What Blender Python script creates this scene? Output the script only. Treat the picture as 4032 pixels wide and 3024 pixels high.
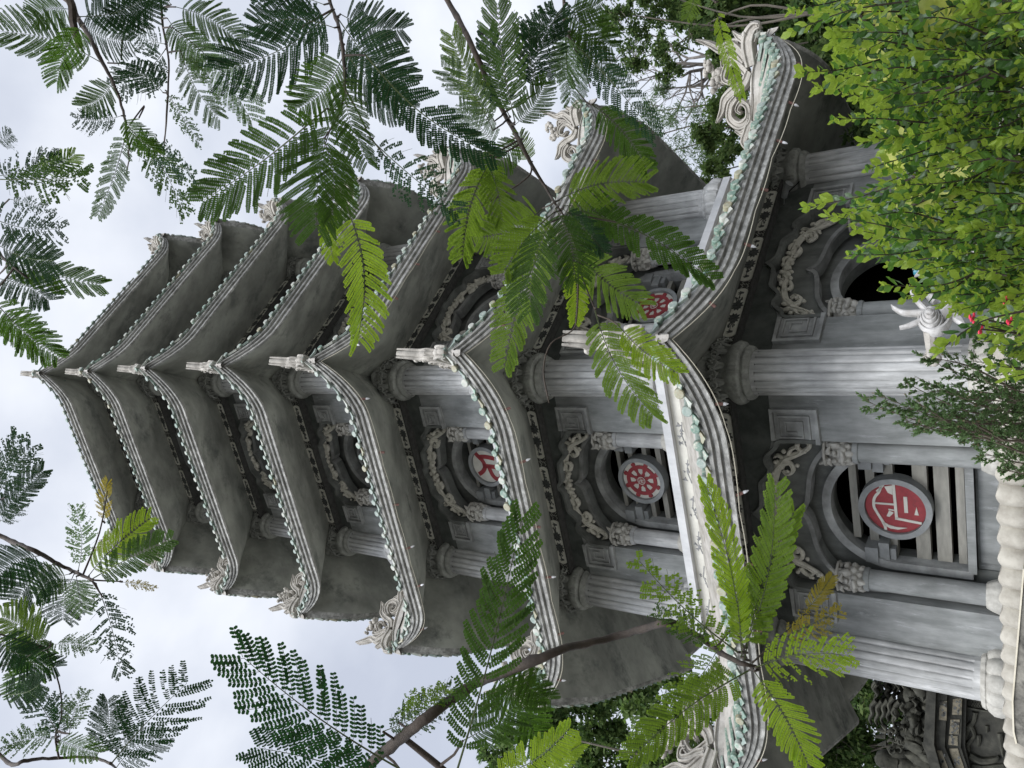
import bpy, bmesh, math, random
from math import sin, cos, pi, radians, sqrt, exp
from mathutils import Vector, Matrix, noise
from mathutils.geometry import tessellate_polygon
for o in list(bpy.data.objects): bpy.data.objects.remove(o, do_unlink=True)
SC = bpy.context.scene
COL = SC.collection
RND = random.Random(7)

# ------------------------------------------------------------------ camera
PITCH, ROLL, F = radians(35.55), radians(0.21), 3028.0
CAM = Vector((0.6015, -15.0, 1.6))
def camdir(px, py):
    """direction through pixel (4032x3024 picture, held sideways) per unit of depth"""
    U = (2016 - px) / F; X = (1512 - py) / F
    x = X*cos(ROLL) + U*sin(ROLL); u = -X*sin(ROLL) + U*cos(ROLL)
    return Vector((x, cos(PITCH) - u*sin(PITCH), sin(PITCH) + u*cos(PITCH)))
def at(px, py, d): return CAM + camdir(px, py)*d
cam = bpy.data.cameras.new('camera'); co = bpy.data.objects.new('camera', cam); COL.objects.link(co)
fw = Vector((0, cos(PITCH), sin(PITCH)))
upv = (camdir(2016-F, 1512) - camdir(2016, 1512)).normalized()
rt = (camdir(2016, 1512-F) - camdir(2016, 1512)).normalized()
M = Matrix.Identity(4)
for i in range(3):
    M[i][0] = -upv[i]; M[i][1] = rt[i]; M[i][2] = -fw[i]; M[i][3] = CAM[i]
co.matrix_world = M
cam.sensor_fit = 'HORIZONTAL'; cam.sensor_width = 36; cam.lens = 36*F/4032
cam.clip_start = 0.05; cam.clip_end = 2000
SC.camera = co
# ------------------------------------------------------------------ world, sun, exposure
SUN_EL, SUN_AZ = radians(40), radians(196)      # azimuth clockwise from +Y
w = bpy.data.worlds.new('World'); SC.world = w; w.use_nodes = True
nt = w.node_tree; N = nt.nodes; L = nt.links; N.clear()
out = N.new('ShaderNodeOutputWorld'); mix = N.new('ShaderNodeMixShader')
bg1 = N.new('ShaderNodeBackground'); bg2 = N.new('ShaderNodeBackground')
sky = N.new('ShaderNodeTexSky'); sky.sky_type = 'NISHITA'; sky.sun_disc = False
sky.sun_elevation = SUN_EL; sky.sun_rotation = SUN_AZ
bg1.inputs[1].default_value = 0.1
L.new(sky.outputs[0], bg1.inputs[0])
tc = N.new('ShaderNodeTexCoord'); mp = N.new('ShaderNodeMapping'); mp.inputs['Scale'].default_value = (1, 1, 1.6)
L.new(tc.outputs['Generated'], mp.inputs[0])
nz = N.new('ShaderNodeTexNoise'); nz.inputs['Scale'].default_value = 3.4; nz.inputs['Detail'].default_value = 6; nz.inputs['Roughness'].default_value = .48
L.new(mp.outputs[0], nz.inputs['Vector'])
cr = N.new('ShaderNodeValToRGB')
cr.color_ramp.elements[0].position = .34; cr.color_ramp.elements[0].color = (.53, .57, .67, 1)
cr.color_ramp.elements[1].position = .68; cr.color_ramp.elements[1].color = (.86, .89, .95, 1)
e = cr.color_ramp.elements.new(.5); e.color = (.66, .70, .79, 1)
L.new(nz.outputs['Fac'], cr.inputs[0]); L.new(cr.outputs[0], bg2.inputs[0])
# sky glow added around the sun direction, out of view, to brighten the walls
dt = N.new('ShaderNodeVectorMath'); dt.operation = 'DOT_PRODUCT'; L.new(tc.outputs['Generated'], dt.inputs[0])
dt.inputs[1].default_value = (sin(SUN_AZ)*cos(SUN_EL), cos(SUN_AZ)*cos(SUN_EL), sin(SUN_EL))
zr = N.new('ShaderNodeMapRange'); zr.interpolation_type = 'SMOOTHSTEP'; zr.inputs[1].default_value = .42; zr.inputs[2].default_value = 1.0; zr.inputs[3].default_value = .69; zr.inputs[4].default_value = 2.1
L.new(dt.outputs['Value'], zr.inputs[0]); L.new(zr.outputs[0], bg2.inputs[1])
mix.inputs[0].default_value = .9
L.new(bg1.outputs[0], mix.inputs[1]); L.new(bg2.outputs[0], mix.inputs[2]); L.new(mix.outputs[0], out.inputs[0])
sl = bpy.data.lights.new('sun', 'SUN'); sl.energy = 1.5; sl.angle = radians(40); sl.color = (1, .965, .91)
so = bpy.data.objects.new('sun', sl); COL.objects.link(so)
sd = Vector((sin(SUN_AZ)*cos(SUN_EL), cos(SUN_AZ)*cos(SUN_EL), sin(SUN_EL)))
so.rotation_euler = sd.to_track_quat('Z', 'Y').to_euler()
so.location = (0, -20, 40)
SC.view_settings.view_transform = 'Standard'; SC.view_settings.look = 'None'
SC.view_settings.exposure = 0.80; SC.view_settings.gamma = 1
SC.render.engine = 'CYCLES'
SC.render.resolution_x = 1024; SC.render.resolution_y = 768

# ------------------------------------------------------------------ materials
MATS = {}
def mat(name, c1, c2=None, scale=6, stretch=(1, 1, 1), rough=.85, bump=.0, bscale=30, dirt=None, dscale=1.2, dlo=.5, dhi=.7, spec=.3, trans=0, tcol=None, detail=5, lo=.35, hi=.65, coords='Object', mottle=0):
    if name in MATS: return MATS[name]
    m = bpy.data.materials.new(name); m.use_nodes = True
    n = m.node_tree.nodes; l = m.node_tree.links; n.clear()
    o = n.new('ShaderNodeOutputMaterial'); b = n.new('ShaderNodeBsdfPrincipled')
    b.inputs['Roughness'].default_value = rough
    b.inputs['Specular IOR Level'].default_value = spec
    tc = n.new('ShaderNodeTexCoord'); mp = n.new('ShaderNodeMapping'); mp.inputs['Scale'].default_value = stretch
    l.new(tc.outputs[coords], mp.inputs[0])
    colsock = None
    if c2 is None:
        r = n.new('ShaderNodeRGB'); r.outputs[0].default_value = (*c1, 1); colsock = r.outputs[0]
    else:
        z = n.new('ShaderNodeTexNoise'); z.inputs['Scale'].default_value = scale; z.inputs['Detail'].default_value = detail; z.inputs['Roughness'].default_value = .65
        l.new(mp.outputs[0], z.inputs['Vector'])
        r = n.new('ShaderNodeValToRGB'); r.color_ramp.elements[0].position = lo; r.color_ramp.elements[1].position = hi
        r.color_ramp.elements[0].color = (*c1, 1); r.color_ramp.elements[1].color = (*c2, 1)
        l.new(z.outputs['Fac'], r.inputs[0]); colsock = r.outputs[0]
    if mottle:
        z = n.new('ShaderNodeTexNoise'); z.inputs['Scale'].default_value = mottle; z.inputs['Detail'].default_value = 4
        l.new(tc.outputs[coords], z.inputs['Vector'])
        mr = n.new('ShaderNodeMapRange'); mr.inputs[1].default_value = .3; mr.inputs[2].default_value = .7; mr.inputs[3].default_value = .72; mr.inputs[4].default_value = 1.25
        l.new(z.outputs['Fac'], mr.inputs[0])
        mx = n.new('ShaderNodeVectorMath'); mx.operation = 'SCALE'
        l.new(colsock, mx.inputs[0]); l.new(mr.outputs[0], mx.inputs['Scale']); colsock = mx.outputs[0]
    if dirt:
        z = n.new('ShaderNodeTexNoise'); z.inputs['Scale'].default_value = dscale; z.inputs['Detail'].default_value = 9; z.inputs['Roughness'].default_value = .72
        l.new(mp.outputs[0], z.inputs['Vector'])
        mr = n.new('ShaderNodeMapRange'); mr.inputs[1].default_value = dlo; mr.inputs[2].default_value = dhi; l.new(z.outputs['Fac'], mr.inputs[0])
        mx = n.new('ShaderNodeMix'); mx.data_type = 'RGBA'; l.new(mr.outputs[0], mx.inputs['Factor'])
        l.new(colsock, mx.inputs[6]); mx.inputs[7].default_value = (*dirt, 1); colsock = mx.outputs[2]
    l.new(colsock, b.inputs['Base Color'])
    if bump:
        z = n.new('ShaderNodeTexNoise'); z.inputs['Scale'].default_value = bscale; z.inputs['Detail'].default_value = 6
        l.new(mp.outputs[0], z.inputs['Vector'])
        bp = n.new('ShaderNodeBump'); bp.inputs['Strength'].default_value = bump; bp.inputs['Distance'].default_value = .02
        l.new(z.outputs['Fac'], bp.inputs['Height']); l.new(bp.outputs[0], b.inputs['Normal'])
    if trans:
        t = n.new('ShaderNodeBsdfTranslucent')
        if tcol: t.inputs[0].default_value = (*tcol, 1)
        else: l.new(colsock, t.inputs[0])
        ms = n.new('ShaderNodeMixShader'); ms.inputs[0].default_value = trans
        l.new(b.outputs[0], ms.inputs[1]); l.new(t.outputs[0], ms.inputs[2]); l.new(ms.outputs[0], o.inputs[0])
    else: l.new(b.outputs[0], o.inputs[0])
    MATS[name] = m; return m
wall_m = mat('grey_brushed_plaster', (.18, .19, .185), (.29, .30, .295), 3.2, (2, 2, .45), bump=.15, bscale=14, dirt=(.38, .39, .395), dscale=5, dlo=.57, dhi=.74, mottle=1.7)
col_m = mat('pale_brushed_column', (.31, .315, .31), (.52, .525, .52), 7, (1.6, 1.6, .2), bump=.08, bscale=12, mottle=2.2, dirt=(.25, .255, .25), dscale=5, dlo=.53, dhi=.72)
cap_m = mat('carved_dark_plaster', (.21, .215, .20), (.34, .35, .325), 9, bump=.25, bscale=40, mottle=3)
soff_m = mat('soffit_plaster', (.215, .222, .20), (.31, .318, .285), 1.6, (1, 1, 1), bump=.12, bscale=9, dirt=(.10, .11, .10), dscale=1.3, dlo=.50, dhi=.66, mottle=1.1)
corn_m = mat('weathered_cornice', (.24, .24, .225), (.50, .50, .475), 9, (1, 1, 1.6), bump=.2, bscale=60, dirt=(.12, .12, .11), dscale=5, dlo=.42, dhi=.74, mottle=1.2)
roof_m = mat('roof_mortar', (.28, .27, .24), (.45, .43, .40), 4, bump=.3, bscale=20, dirt=(.18, .16, .13), dscale=3, dlo=.5, dhi=.7)
slab_m = mat('white_painted_slab', (.40, .41, .42), (.56, .57, .575), 2.4, (1, 1, .6), bump=.05, dirt=(.42, .44, .48), dscale=2.6, dlo=.56, dhi=.75)
glz = [mat('pale_green_glaze', (.17, .23, .20), (.30, .345, .31), 14, rough=.35, spec=.5, dirt=(.5, .5, .44), dscale=16, dlo=.55, dhi=.7),
       mat('worn_green_glaze', (.10, .18, .14), (.24, .30, .25), 18, rough=.4, spec=.5, dirt=(.45, .43, .36), dscale=18, dlo=.52, dhi=.66),
       mat('ochre_glaze', (.24, .22, .14), (.34, .325, .24), 18, rough=.45, spec=.5, dirt=(.25, .3, .22), dscale=18, dlo=.5, dhi=.66)]
tile_m = mat('bare_tile', (.34, .36, .33), (.50, .50, .45), 10, rough=.6, dirt=(.25, .36, .29), dscale=9, dlo=.5, dhi=.62)
stone_m = mat('carved_stone', (.32, .305, .275), (.50, .475, .43), 6, bump=.3, bscale=45, dirt=(.22, .2, .18), dscale=5, dlo=.55, dhi=.72)
ridge_m = mat('ridge_mortar', (.34, .325, .295), (.50, .48, .45), 5, bump=.25, bscale=25, dirt=(.25, .23, .2), dscale=4, dlo=.52, dhi=.7)
cream_m = mat('cream_carving', (.50, .49, .43), (.66, .64, .57), 8, bump=.15, bscale=40)
pilcap_m = mat('pale_carving', (.33, .32, .29), (.48, .47, .43), 9, bump=.2, bscale=40)
frame_m = mat('smooth_grey_trim', (.26, .265, .26), (.38, .39, .385), 4, bump=.08, bscale=15, mottle=2)
grille_m = mat('grille_plaster', (.24, .235, .21), (.34, .33, .29), 6, (.5, 2, 2), bump=.05)
red_m = mat('red_paint', (.24, .032, .038), (.30, .046, .052), 6, rough=.6, bump=.08, dirt=(.15, .035, .038), dscale=14, dlo=.54, dhi=.7)
white_m = mat('cream_white_paint', (.50, .49, .44), (.60, .59, .53), 5, rough=.6)
ringm = mat('medallion_ring', (.21, .22, .22), (.29, .30, .30), 5, bump=.06)
black_m = mat('dark_interior', (.004, .004, .004), rough=1, spec=0)  # near-black stands in for interior shade; the spotlight cable shares it
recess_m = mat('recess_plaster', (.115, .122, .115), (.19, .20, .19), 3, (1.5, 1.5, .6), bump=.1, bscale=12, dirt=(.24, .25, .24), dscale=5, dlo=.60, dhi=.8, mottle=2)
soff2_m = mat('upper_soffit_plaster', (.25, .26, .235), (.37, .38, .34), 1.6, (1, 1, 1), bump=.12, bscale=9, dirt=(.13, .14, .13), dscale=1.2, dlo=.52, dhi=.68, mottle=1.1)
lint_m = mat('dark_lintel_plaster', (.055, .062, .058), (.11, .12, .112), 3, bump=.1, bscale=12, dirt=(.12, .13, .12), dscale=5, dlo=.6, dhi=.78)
panel_m = mat('cream_panel', (.64, .63, .56), (.80, .79, .72), 5)
ink_m = mat('charcoal_mosaic', (.04, .043, .045), (.12, .125, .12), 30, rough=.6)
key_m = mat('key_band_dark', (.045, .045, .043), (.085, .084, .08), 12)
keyl_m = mat('key_band_lines', (.32, .32, .29), (.42, .42, .38), 12)
socket_m = mat('pink_socket', (.20, .11, .095), rough=.5)
bulb_m = mat('white_bulb', (.75, .76, .78), rough=.2, spec=.6)
cord_m = mat('pale_cord', (.55, .52, .42), rough=.7)
rust_m = mat('rusty_steel', (.16, .06, .025), (.05, .03, .02), 20, dirt=(.28, .2, .1), dscale=20, dlo=.55, dhi=.65)

# ------------------------------------------------------------------ mesh builder
def rotz(v, a): return Vector((v[0]*cos(a)-v[1]*sin(a), v[0]*sin(a)+v[1]*cos(a), v[2]))
class MB:
    def __init__(s): s.v = []; s.f = []; s.mi = []; s.m = 0
    def add(s, vs, fs):
        b = len(s.v); s.v.extend([tuple(p) for p in vs])
        for f in fs: s.f.append([i+b for i in f]); s.mi.append(s.m)
    def box(s, x0, x1, y0, y1, z0, z1, T=None):
        c = [(x, y, z) for x in (x0, x1) for y in (y0, y1) for z in (z0, z1)]
        if T: c = [T(*p) for p in c]
        s.add(c, [(0, 1, 3, 2), (4, 6, 7, 5), (0, 4, 5, 1), (2, 3, 7, 6), (0, 2, 6, 4), (1, 5, 7, 3)])
    def prism(s, outline, p0, p1, T, holes=(), back=False):
        """outline in (s,z); extruded from depth p0 (back) to p1 (front)"""
        rings = [list(outline)] + [list(h) for h in holes]
        flat = [p for r in rings for p in r]; n = len(flat)
        tris = tessellate_polygon([[Vector((p[0], p[1], 0)) for p in r] for r in rings])
        vs = [T(p[0], p[1], p1) for p in flat] + [T(p[0], p[1], p0) for p in flat]
        fs = [tuple(t) for t in tris]
        if back: fs += [tuple(i+n for i in t) for t in tris]
        k = 0
        for r in rings:
            m = len(r)
            for i in range(m):
                a = k+i; b = k+(i+1) % m
                fs.append((a, b, b+n, a+n))
            k += m
        s.add(vs, fs)
    def grid(s, rows, closed=False, cyc=False):
        nr = len(rows); nc = len(rows[0]); vs = [p for r in rows for p in r]; fs = []
        for i in range(nr-1 if not cyc else nr):
            for j in range(nc-1 if not closed else nc):
                a = i*nc+j; b = i*nc+(j+1) % nc; i2 = (i+1) % nr
                fs.append((a, b, i2*nc+(j+1) % nc, i2*nc+j))
        s.add(vs, fs)
    def lathe(s, prof, n, center=(0, 0, 0), mod=None, cap=True, T=None):
        rows = []
        for (r, z) in prof:
            row = []
            for j in range(n):
                a = 2*pi*j/n; rr = r*(mod(a, z) if mod else 1)
                p = Vector((center[0]+rr*cos(a), center[1]+rr*sin(a), center[2]+z))
                row.append(T(p) if T else p)
            rows.append(row)
        s.grid(rows, closed=True)
        if cap:
            for row in (rows[0], rows[-1]): s.add(row, [tuple(range(n))])
    def tube(s, pts, rad, n=6, cap=True):
        pts = [Vector(p) for p in pts]; m = len(pts)
        if not hasattr(rad, '__len__'): rad = [rad]*m
        rows = []; up = None
        for i in range(m):
            t = (pts[min(i+1, m-1)]-pts[max(i-1, 0)])
            if t.length < 1e-9: t = Vector((0, 0, 1))
            t.normalize()
            if up is None:
                up = Vector((0, 0, 1)) if abs(t.z) < .9 else Vector((1, 0, 0))
            a = up - t*up.dot(t)
            if a.length < 1e-6: a = t.orthogonal()
            a.normalize(); up = a; b = t.cross(a)
            rows.append([pts[i]+(a*cos(2*pi*k/n)+b*sin(2*pi*k/n))*rad[i] for k in range(n)])
        s.grid(rows, closed=True)
        if cap:
            s.add(rows[0], [tuple(range(n))]); s.add(rows[-1], [tuple(range(n))])
    def stroke(s, pts, wid, thick, T, n=8, sub=4, p0=0.0):
        """smoothed flat-ish carved stroke in the (a,b) plane; wid = full widths; thick = half thickness out of plane"""
        if not hasattr(wid, '__len__'): wid = [wid]*len(pts)
        q = cr2([(p[0], p[1], w_) for p, w_ in zip(pts, wid)], sub)
        m = len(q); rows = []
        for i in range(m):
            a = Vector(q[max(i-1, 0)][:2]); b = Vector(q[min(i+1, m-1)][:2]); t = (b-a)
            if t.length < 1e-9: t = Vector((1, 0))
            t.normalize(); nn = Vector((-t[1], t[0])); h = max(q[i][2]*.5, .001)
            th = thick*min(1, .35+h/(max(wid)*.5)*.65)
            rows.append([T(q[i][0]+nn[0]*h*cos(2*pi*k/n), q[i][1]+nn[1]*h*cos(2*pi*k/n), p0+th*sin(2*pi*k/n)) for k in range(n)])
        s.grid(rows, closed=True)
        s.add(rows[0], [tuple(range(n))]); s.add(rows[-1], [tuple(range(n))])
    def ball(s, c, r, n=8, m=6, sc=(1, 1, 1), jit=0):
        rows = []
        for i in range(m+1):
            ph_ = -pi/2+pi*i/m; row = []
            for j in range(n):
                a = 2*pi*j/n; k = 1+jit*(RND.random()-.5)
                row.append(Vector(c)+Vector((r*sc[0]*cos(ph_)*cos(a)*k, r*sc[1]*cos(ph_)*sin(a)*k, r*sc[2]*sin(ph_)*k)))
            rows.append(row)
        s.grid(rows, closed=True)
    def build(s, name, mats, parent=None, rz=0, loc=(0, 0, 0), smooth=35):
        me = bpy.data.meshes.new(name); me.from_pydata(s.v, [], s.f)
        for m_ in (mats if isinstance(mats, (list, tuple)) else [mats]): me.materials.append(m_)
        me.polygons.foreach_set('material_index', s.mi)
        if smooth:
            me.polygons.foreach_set('use_smooth', [True]*len(me.polygons))
            me.update()
            try: me.set_sharp_from_angle(angle=radians(smooth))
            except Exception: pass
        me.update()
        o = bpy.data.objects.new(name, me); COL.objects.link(o)
        o.rotation_euler = (0, 0, rz); o.location = loc
        if parent: o.parent = parent
        return o
def cr2(pts, sub=4):
    """Catmull-Rom through n-tuples"""
    P = [pts[0]]+list(pts)+[pts[-1]]; out_ = []
    for i in range(1, len(P)-2):
        for k in range(sub):
            t = k/sub
            out_.append(tuple(.5*((2*b)+(-a+c)*t+(2*a-5*b+4*c-d)*t*t+(-a+3*b-3*c+d)*t**3) for a, b, c, d in zip(P[i-1], P[i], P[i+1], P[i+2])))
    out_.append(tuple(pts[-1])); return out_
def tag(o, label=None, cat=None, group=None, kind=None):
    if label: o['label'] = label
    if cat: o['category'] = cat
    if group: o['group'] = group
    if kind: o['kind'] = kind
    return o
def empty(name, loc=(0, 0, 0), rz=0):
    o = bpy.data.objects.new(name, None); COL.objects.link(o); o.location = loc; o.rotation_euler = (0, 0, rz); o.empty_display_size = .3
    return o
def clone(o, parent=None, **k):
    c = o.copy(); COL.objects.link(c)
    if parent: c.parent = parent
    return c

# ------------------------------------------------------------------ pagoda data
C30 = cos(pi/6)
PH = radians(9.75)
ER = [6.66, 6.27, 6.03, 5.84, 5.775, 5.6, 5.505]
ZC = [5.365, 8.80, 12.28, 15.325, 18.28, 21.235, 24.085]
BR = [4.41, 4.11, 4.005, 3.96, 3.90, 3.82, 3.75]
FL = [2.14, 6.52, 9.93, 13.42, 16.45, 19.42, 22.35]
ZR = [5.44, 9.00, 12.31, 15.47, 18.44, 21.43, 24.3]
FB = [5.42, 8.95, 12.22, 15.33, 18.28, 21.25, 24.1]
FH = [.22, .22, .25, .28, .28, .30, .28]
GS = [1, .92, .875, .855, .84, .82, .80]
CRAD = [.315, .305, .28, .265, .25, .235, .225]
MEDZ = [3.50, 7.50, 10.93, 14.2, 17.15, 20.15, 23.05]
PCT = [3.90, 7.68, 10.95, 14.17, 17.15, 20.15, 23.0]          # pilaster capital undersides
FRA = [4.30, 8.03, 11.33, 14.51, 17.5, 20.5, 23.4]; FRB = [4.90, 8.60, 11.80, 15.0, 17.96, 20.95, 23.85]
SCO = [.03, .20, .17, .24, .24, .26, .26]                      # scroll height offsets
DP, DS, DO, DA, DG, DM = -.15, -.20, -.36, -.48, -.62, -.43    # depths: pilaster, scroll panel, ogee, arch, grille, medallion
def corner_az(i): return -pi/2+PH+i*pi/3           # 0 centre, 1 viewer's right, -1 viewer's left
def face_rz(i): return PH-pi/6+i*pi/3              # face 0 = viewer's left, 1 = viewer's right
def FT(ap):                                        # face-local: s along, z up, p proud of apothem ap
    return lambda s, z, p: Vector((s, -(ap+p), z))
RS = [.53, .57, .85, .83, .83, .78, .92]
GK = [.58]
def g(t):
    t = abs(t); q = GK[0]; return 0 if t < q else ((t-q)/(1-q))**1.9

pagoda = empty('pagoda', (0, 0, 0))
tag(pagoda, 'tall grey hexagonal stone pagoda with seven upturned tiled roofs', 'pagoda')

# -- roofs
def roof_rows(k):
    GK[0] = .58 if k < 2 else .65; RR = RS[k]/.53
    al = ER[k]*C30; zl = ZC[k]-RS[k]; wi = BR[k]*C30
    zi = FB[k]+FH[k]-.02
    up = (BR[k+1]*C30+.22, FL[k+1]-.24) if k < 6 else (.35, ZC[6]+3.4)
    soff = [(wi+.12, zi, .10), (wi+.5, zi-(zi-zl)*.20, .26), (wi+(al-wi)*.5, zi-(zi-zl)*.47, .38), (wi+(al-wi)*.78, zi-(zi-zl)*.76, .48), (al-.06, zl+.01, .52)]
    corn = [(al-.06, zl+.01, .52), (al-.035, zl-.01, .53), (al, zl-.01, .53), (al+.005, zl+.05, .53), (al-.012, zl+.062, .53), (al-.005, zl+.072, .53), (al+.042, zl+.078, .53), (al+.048, zl+.125, .53),
            (al+.03, zl+.136, .53), (al+.037, zl+.146, .53), (al+.088, zl+.152, .53), (al+.092, zl+.20, .53), (al+.045, zl+.207, .53), (al+.045, zl+.29, .53)]
    a0, z0 = al+.045, zl+.29
    top = [(a0, z0, .53), (a0-.12, z0+.03, .50)]
    for q in (.25, .5, .75, 1):
        top.append((a0-.12+(up[0]-a0+.12)*q, z0+.03+(up[1]-z0-.03)*(q**1.15), .50*(1-q)**1.3))
    sc = lambda L_: [(a, z, r*RR) for a, z, r in L_]
    return sc(soff), sc(corn), sc(top)
TS = [-1+2*i/48 for i in range(49)]
TS = sorted(set([round((abs(t)**.8)*(1 if t > 0 else -1), 5) for t in TS]))
def loft(mb, rows, wob=0, k=0):
    for f in range(6):
        rz_ = face_rz(f)
        R_ = []
        for (a, z, r) in rows:
            hw = a*math.tan(pi/6)
            R_.append([rotz((t*hw, -a, z+r*g(t)), rz_) for t in TS])
        mb.grid(R_)
for k in range(7):
    soff, corn, top = roof_rows(k)
    mb = MB(); loft(mb, top); roof = mb.build('roof', roof_m, pagoda)
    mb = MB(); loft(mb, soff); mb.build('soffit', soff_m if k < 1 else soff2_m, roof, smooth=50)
    mb = MB(); loft(mb, corn); mb.build('cornice', corn_m, roof, smooth=28)
    al = ER[k]*C30; zl = ZC[k]-RS[k]
    r_ = random.Random(50+k)
    for f in range(6):
        mb = MB(); a = al+.045; hw = a*math.tan(pi/6); n = int(round(2*hw/.222)); sp = 2*hw/n
        for i in range(n+1):
            s0 = -hw+i*sp; t = s0/hw; t = max(-1, min(1, t))
            zc = zl+.285+RS[k]*g(t)
            slope = (RS[k]*(g(min(1, abs(t)+.02))-g(abs(t)))/(.02*hw))*(1 if t > 0 else -1)
            R = (.062 if k < 2 else .054)*(.86+.24*r_.random()); jz = (r_.random()-.5)*.022
            if r_.random() < .012: continue
            # round end cap, leaning out a little
            mb.m = r_.choices([0, 1, 2, 3], [5, 1, .5, 3] if k > 1 else [4, 4, 1.5, 1.5])[0]
            nn = 12; zc += jz
            front = []; back = []; rim = []
            for q in range(nn):
                an = 2*pi*q/nn
                dx = R*cos(an); dz = R*sin(an)
                front.append((s0+dx*.8, -(a+.105), zc+dz*.8-.005)); rim.append((s0+dx, -(a+.095), zc+dz)); back.append((s0+dx, -(a+.03), zc+dz+.02))
            mb.grid([front, rim, back], closed=True); mb.add(front, [tuple(range(nn))])
            # half-round cover tile running up the roof
            rows = []
            for q in range(5):
                aa = a+.05-q*.16
                if aa < abs(s0)/math.tan(pi/6)-.02 and q > 0: break
                rise = (top[2][1]-top[1][1])/(top[1][0]-top[2][0])*(q*.16)
                rows.append([(s0+R*.85*cos(pi*j/6), -aa, zc-.01+rise*.9+R*.85*sin(pi*j/6)) for j in range(7)])
            if len(rows) > 1: mb.m = r_.choice([0, 1, 1]); mb.grid(rows)
            # hanging drip tile between two caps
            if i < n:
                sm = s0+sp/2; tm = max(-1, min(1, sm/hw)); zm = zl+.245+RS[k]*g(tm)+(r_.random()-.5)*.01
                w2 = sp*.52; mb.m = r_.choices([0, 1, 2, 3], [3, 1, .5, 5] if k > 1 else [4, 4, 1, 2])[0]
                pts = [(-1, .55), (-.8, .15), (-.55, -.35), (-.25, -.62), (0, -1), (.25, -.62), (.55, -.35), (.8, .15), (1, .55), (.5, .15), (0, .02), (-.5, .15)]
                T_ = lambda s_, z_, p_: Vector((sm+s_*w2, -(a+.075+p_-z_*.02), zm+slope*s_*w2*.8+z_*.066))
                mb.prism(pts, -.03, .012, T_)
        mb.build('eave_tile_row', glz+[tile_m], roof, rz=face_rz(f), smooth=40)
    # hip ridges + dragons
    for c in range(6):
        # radial plane: (dr from eave corner radius, z) -> local frame with -Y outward
        Er = ER[k]
        T_ = lambda a, b, p: Vector((p, -(Er+a), ZC[k]+b))
        hip = [(Er+.115-Er if False else .12, .30)]
        pts = []
        for (a, z, r) in top: pts.append((a/C30-Er, z+r-ZC[k]))
        crest = [(.13, .10), (-.05, .22), (-.28, .36), (-.55, .46), (-.9, .50), (-1.4, .57), (-1.95, .78)]
        inner = pts[-1]; crest.append((inner[0]+.0, inner[1]+.25))
        crest = cr2(crest, 3)
        mb = MB(); rows = []
        rel = sorted(pts)
        def zroof(x):
            for (x0, z0), (x1, z1) in zip(rel, rel[1:]):
                if x0 <= x <= x1: return z0+(z1-z0)*(x-x0)/(x1-x0+1e-9)
            return rel[-1][1] if x > rel[-1][0] else rel[0][1]
        for ic, (a, b) in enumerate(crest):
            tw = min(1, .25+ic*.25)
            zb = min(zroof(a)-.06, b-.1) if a < .05 else b-.16
            h = b-zb
            rows.append([T_(a, zb+h*q_[0]+q_[2]*0, q_[1]*tw) for q_ in [(0, -.085, 0), (.55, -.085, 0), (.6, -.06, 0), (.8, -.06, 0), (.84, -.10, 0), (1, -.085, 0), (1.06, 0, 0), (1, .085, 0), (.84, .10, 0), (.8, .06, 0), (.6, .06, 0), (.55, .085, 0), (0, .085, 0)]])
        mb.grid(rows); mb.add(rows[0], [tuple(range(13))])
        ridge = mb.build('hip_ridge', ridge_m, pagoda, rz=corner_az(c)+pi/2, smooth=30)
        mb = MB(); th = .075
        def S(pts_, w_, t_, T2_, p0=0.0):
            mb.stroke(pts_, w_, t_, T2_, p0=p0)
            if max(w_) > .10:
                A3 = [Vector(p_) for p_ in pts_]
                for sd in (-1, 1):
                    for off in (-.26, .26):
                        pp = []
                        for i3, p_ in enumerate(A3):
                            tt = (A3[min(i3+1, len(A3)-1)]-A3[max(i3-1, 0)]).normalized(); pp.append((p_[0]-tt[1]*w_[i3]*off, p_[1]+tt[0]*w_[i3]*off))
                        mb.stroke(pp, [max(.006, q_*.26) for q_ in w_], t_*.4, T2_, n=6, p0=p0+sd*t_*.86)
        S([(-.20, .50), (-.08, .60), (-.01, .70), (-.02, .86), (.06, 1.0), (.15, 1.2)], [.16, .17, .16, .12, .09, .03], th, T_)
        S([(-.24, .52), (-.20, .62), (-.14, .71), (-.12, .82), (-.20, .84), (-.23, .78)], [.12, .11, .11, .10, .08, .05], th, T_, p0=.01)
        S([(-.34, .50), (-.24, .60), (-.19, .70), (-.25, .81), (-.35, .85), (-.40, .76), (-.34, .68)], [.13, .12, .11, .10, .09, .08, .05], th, T_, p0=-.01)
        # head: brow, snout, jaw, teeth spikes
        S([(-.28, .42), (-.08, .44), (.04, .41), (.12, .32), (.12, .24)], [.20, .24, .22, .15, .08], th*1.2, T_)
        S([(-.02, .36), (.07, .30), (.14, .30), (.18, .37)], [.11, .09, .06, .03], th*.8, T_)
        S([(.02, .50), (.07, .58), (.14, .64)], [.12, .08, .02], th*.7, T_); S([(.0, .58), (.03, .66), (.06, .74)], [.12, .08, .02], th*.7, T_)
        for sg in (-1, 1): mb.ball(T_(.07, .46, sg*.09), .035, 8, 5)
        for (x, z) in [(-.13, 1.10), (-.20, 1.06), (-.25, .97), (-.28, .90), (-.33, 1.05), (-.38, 1.0), (-.43, 1.05), (-.24, 1.13), (-.36, .92)]:
            for q3 in range(4): mb.ball(T_(x+RND.uniform(-.035, .035), z+RND.uniform(-.035, .035), RND.uniform(-.06, .06)), RND.uniform(.026, .05), 7, 5, jit=.25)
        S([(-.28, .82), (-.30, .92), (-.30, 1.0)], [.07, .06, .06], th*.6, T_)
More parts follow.
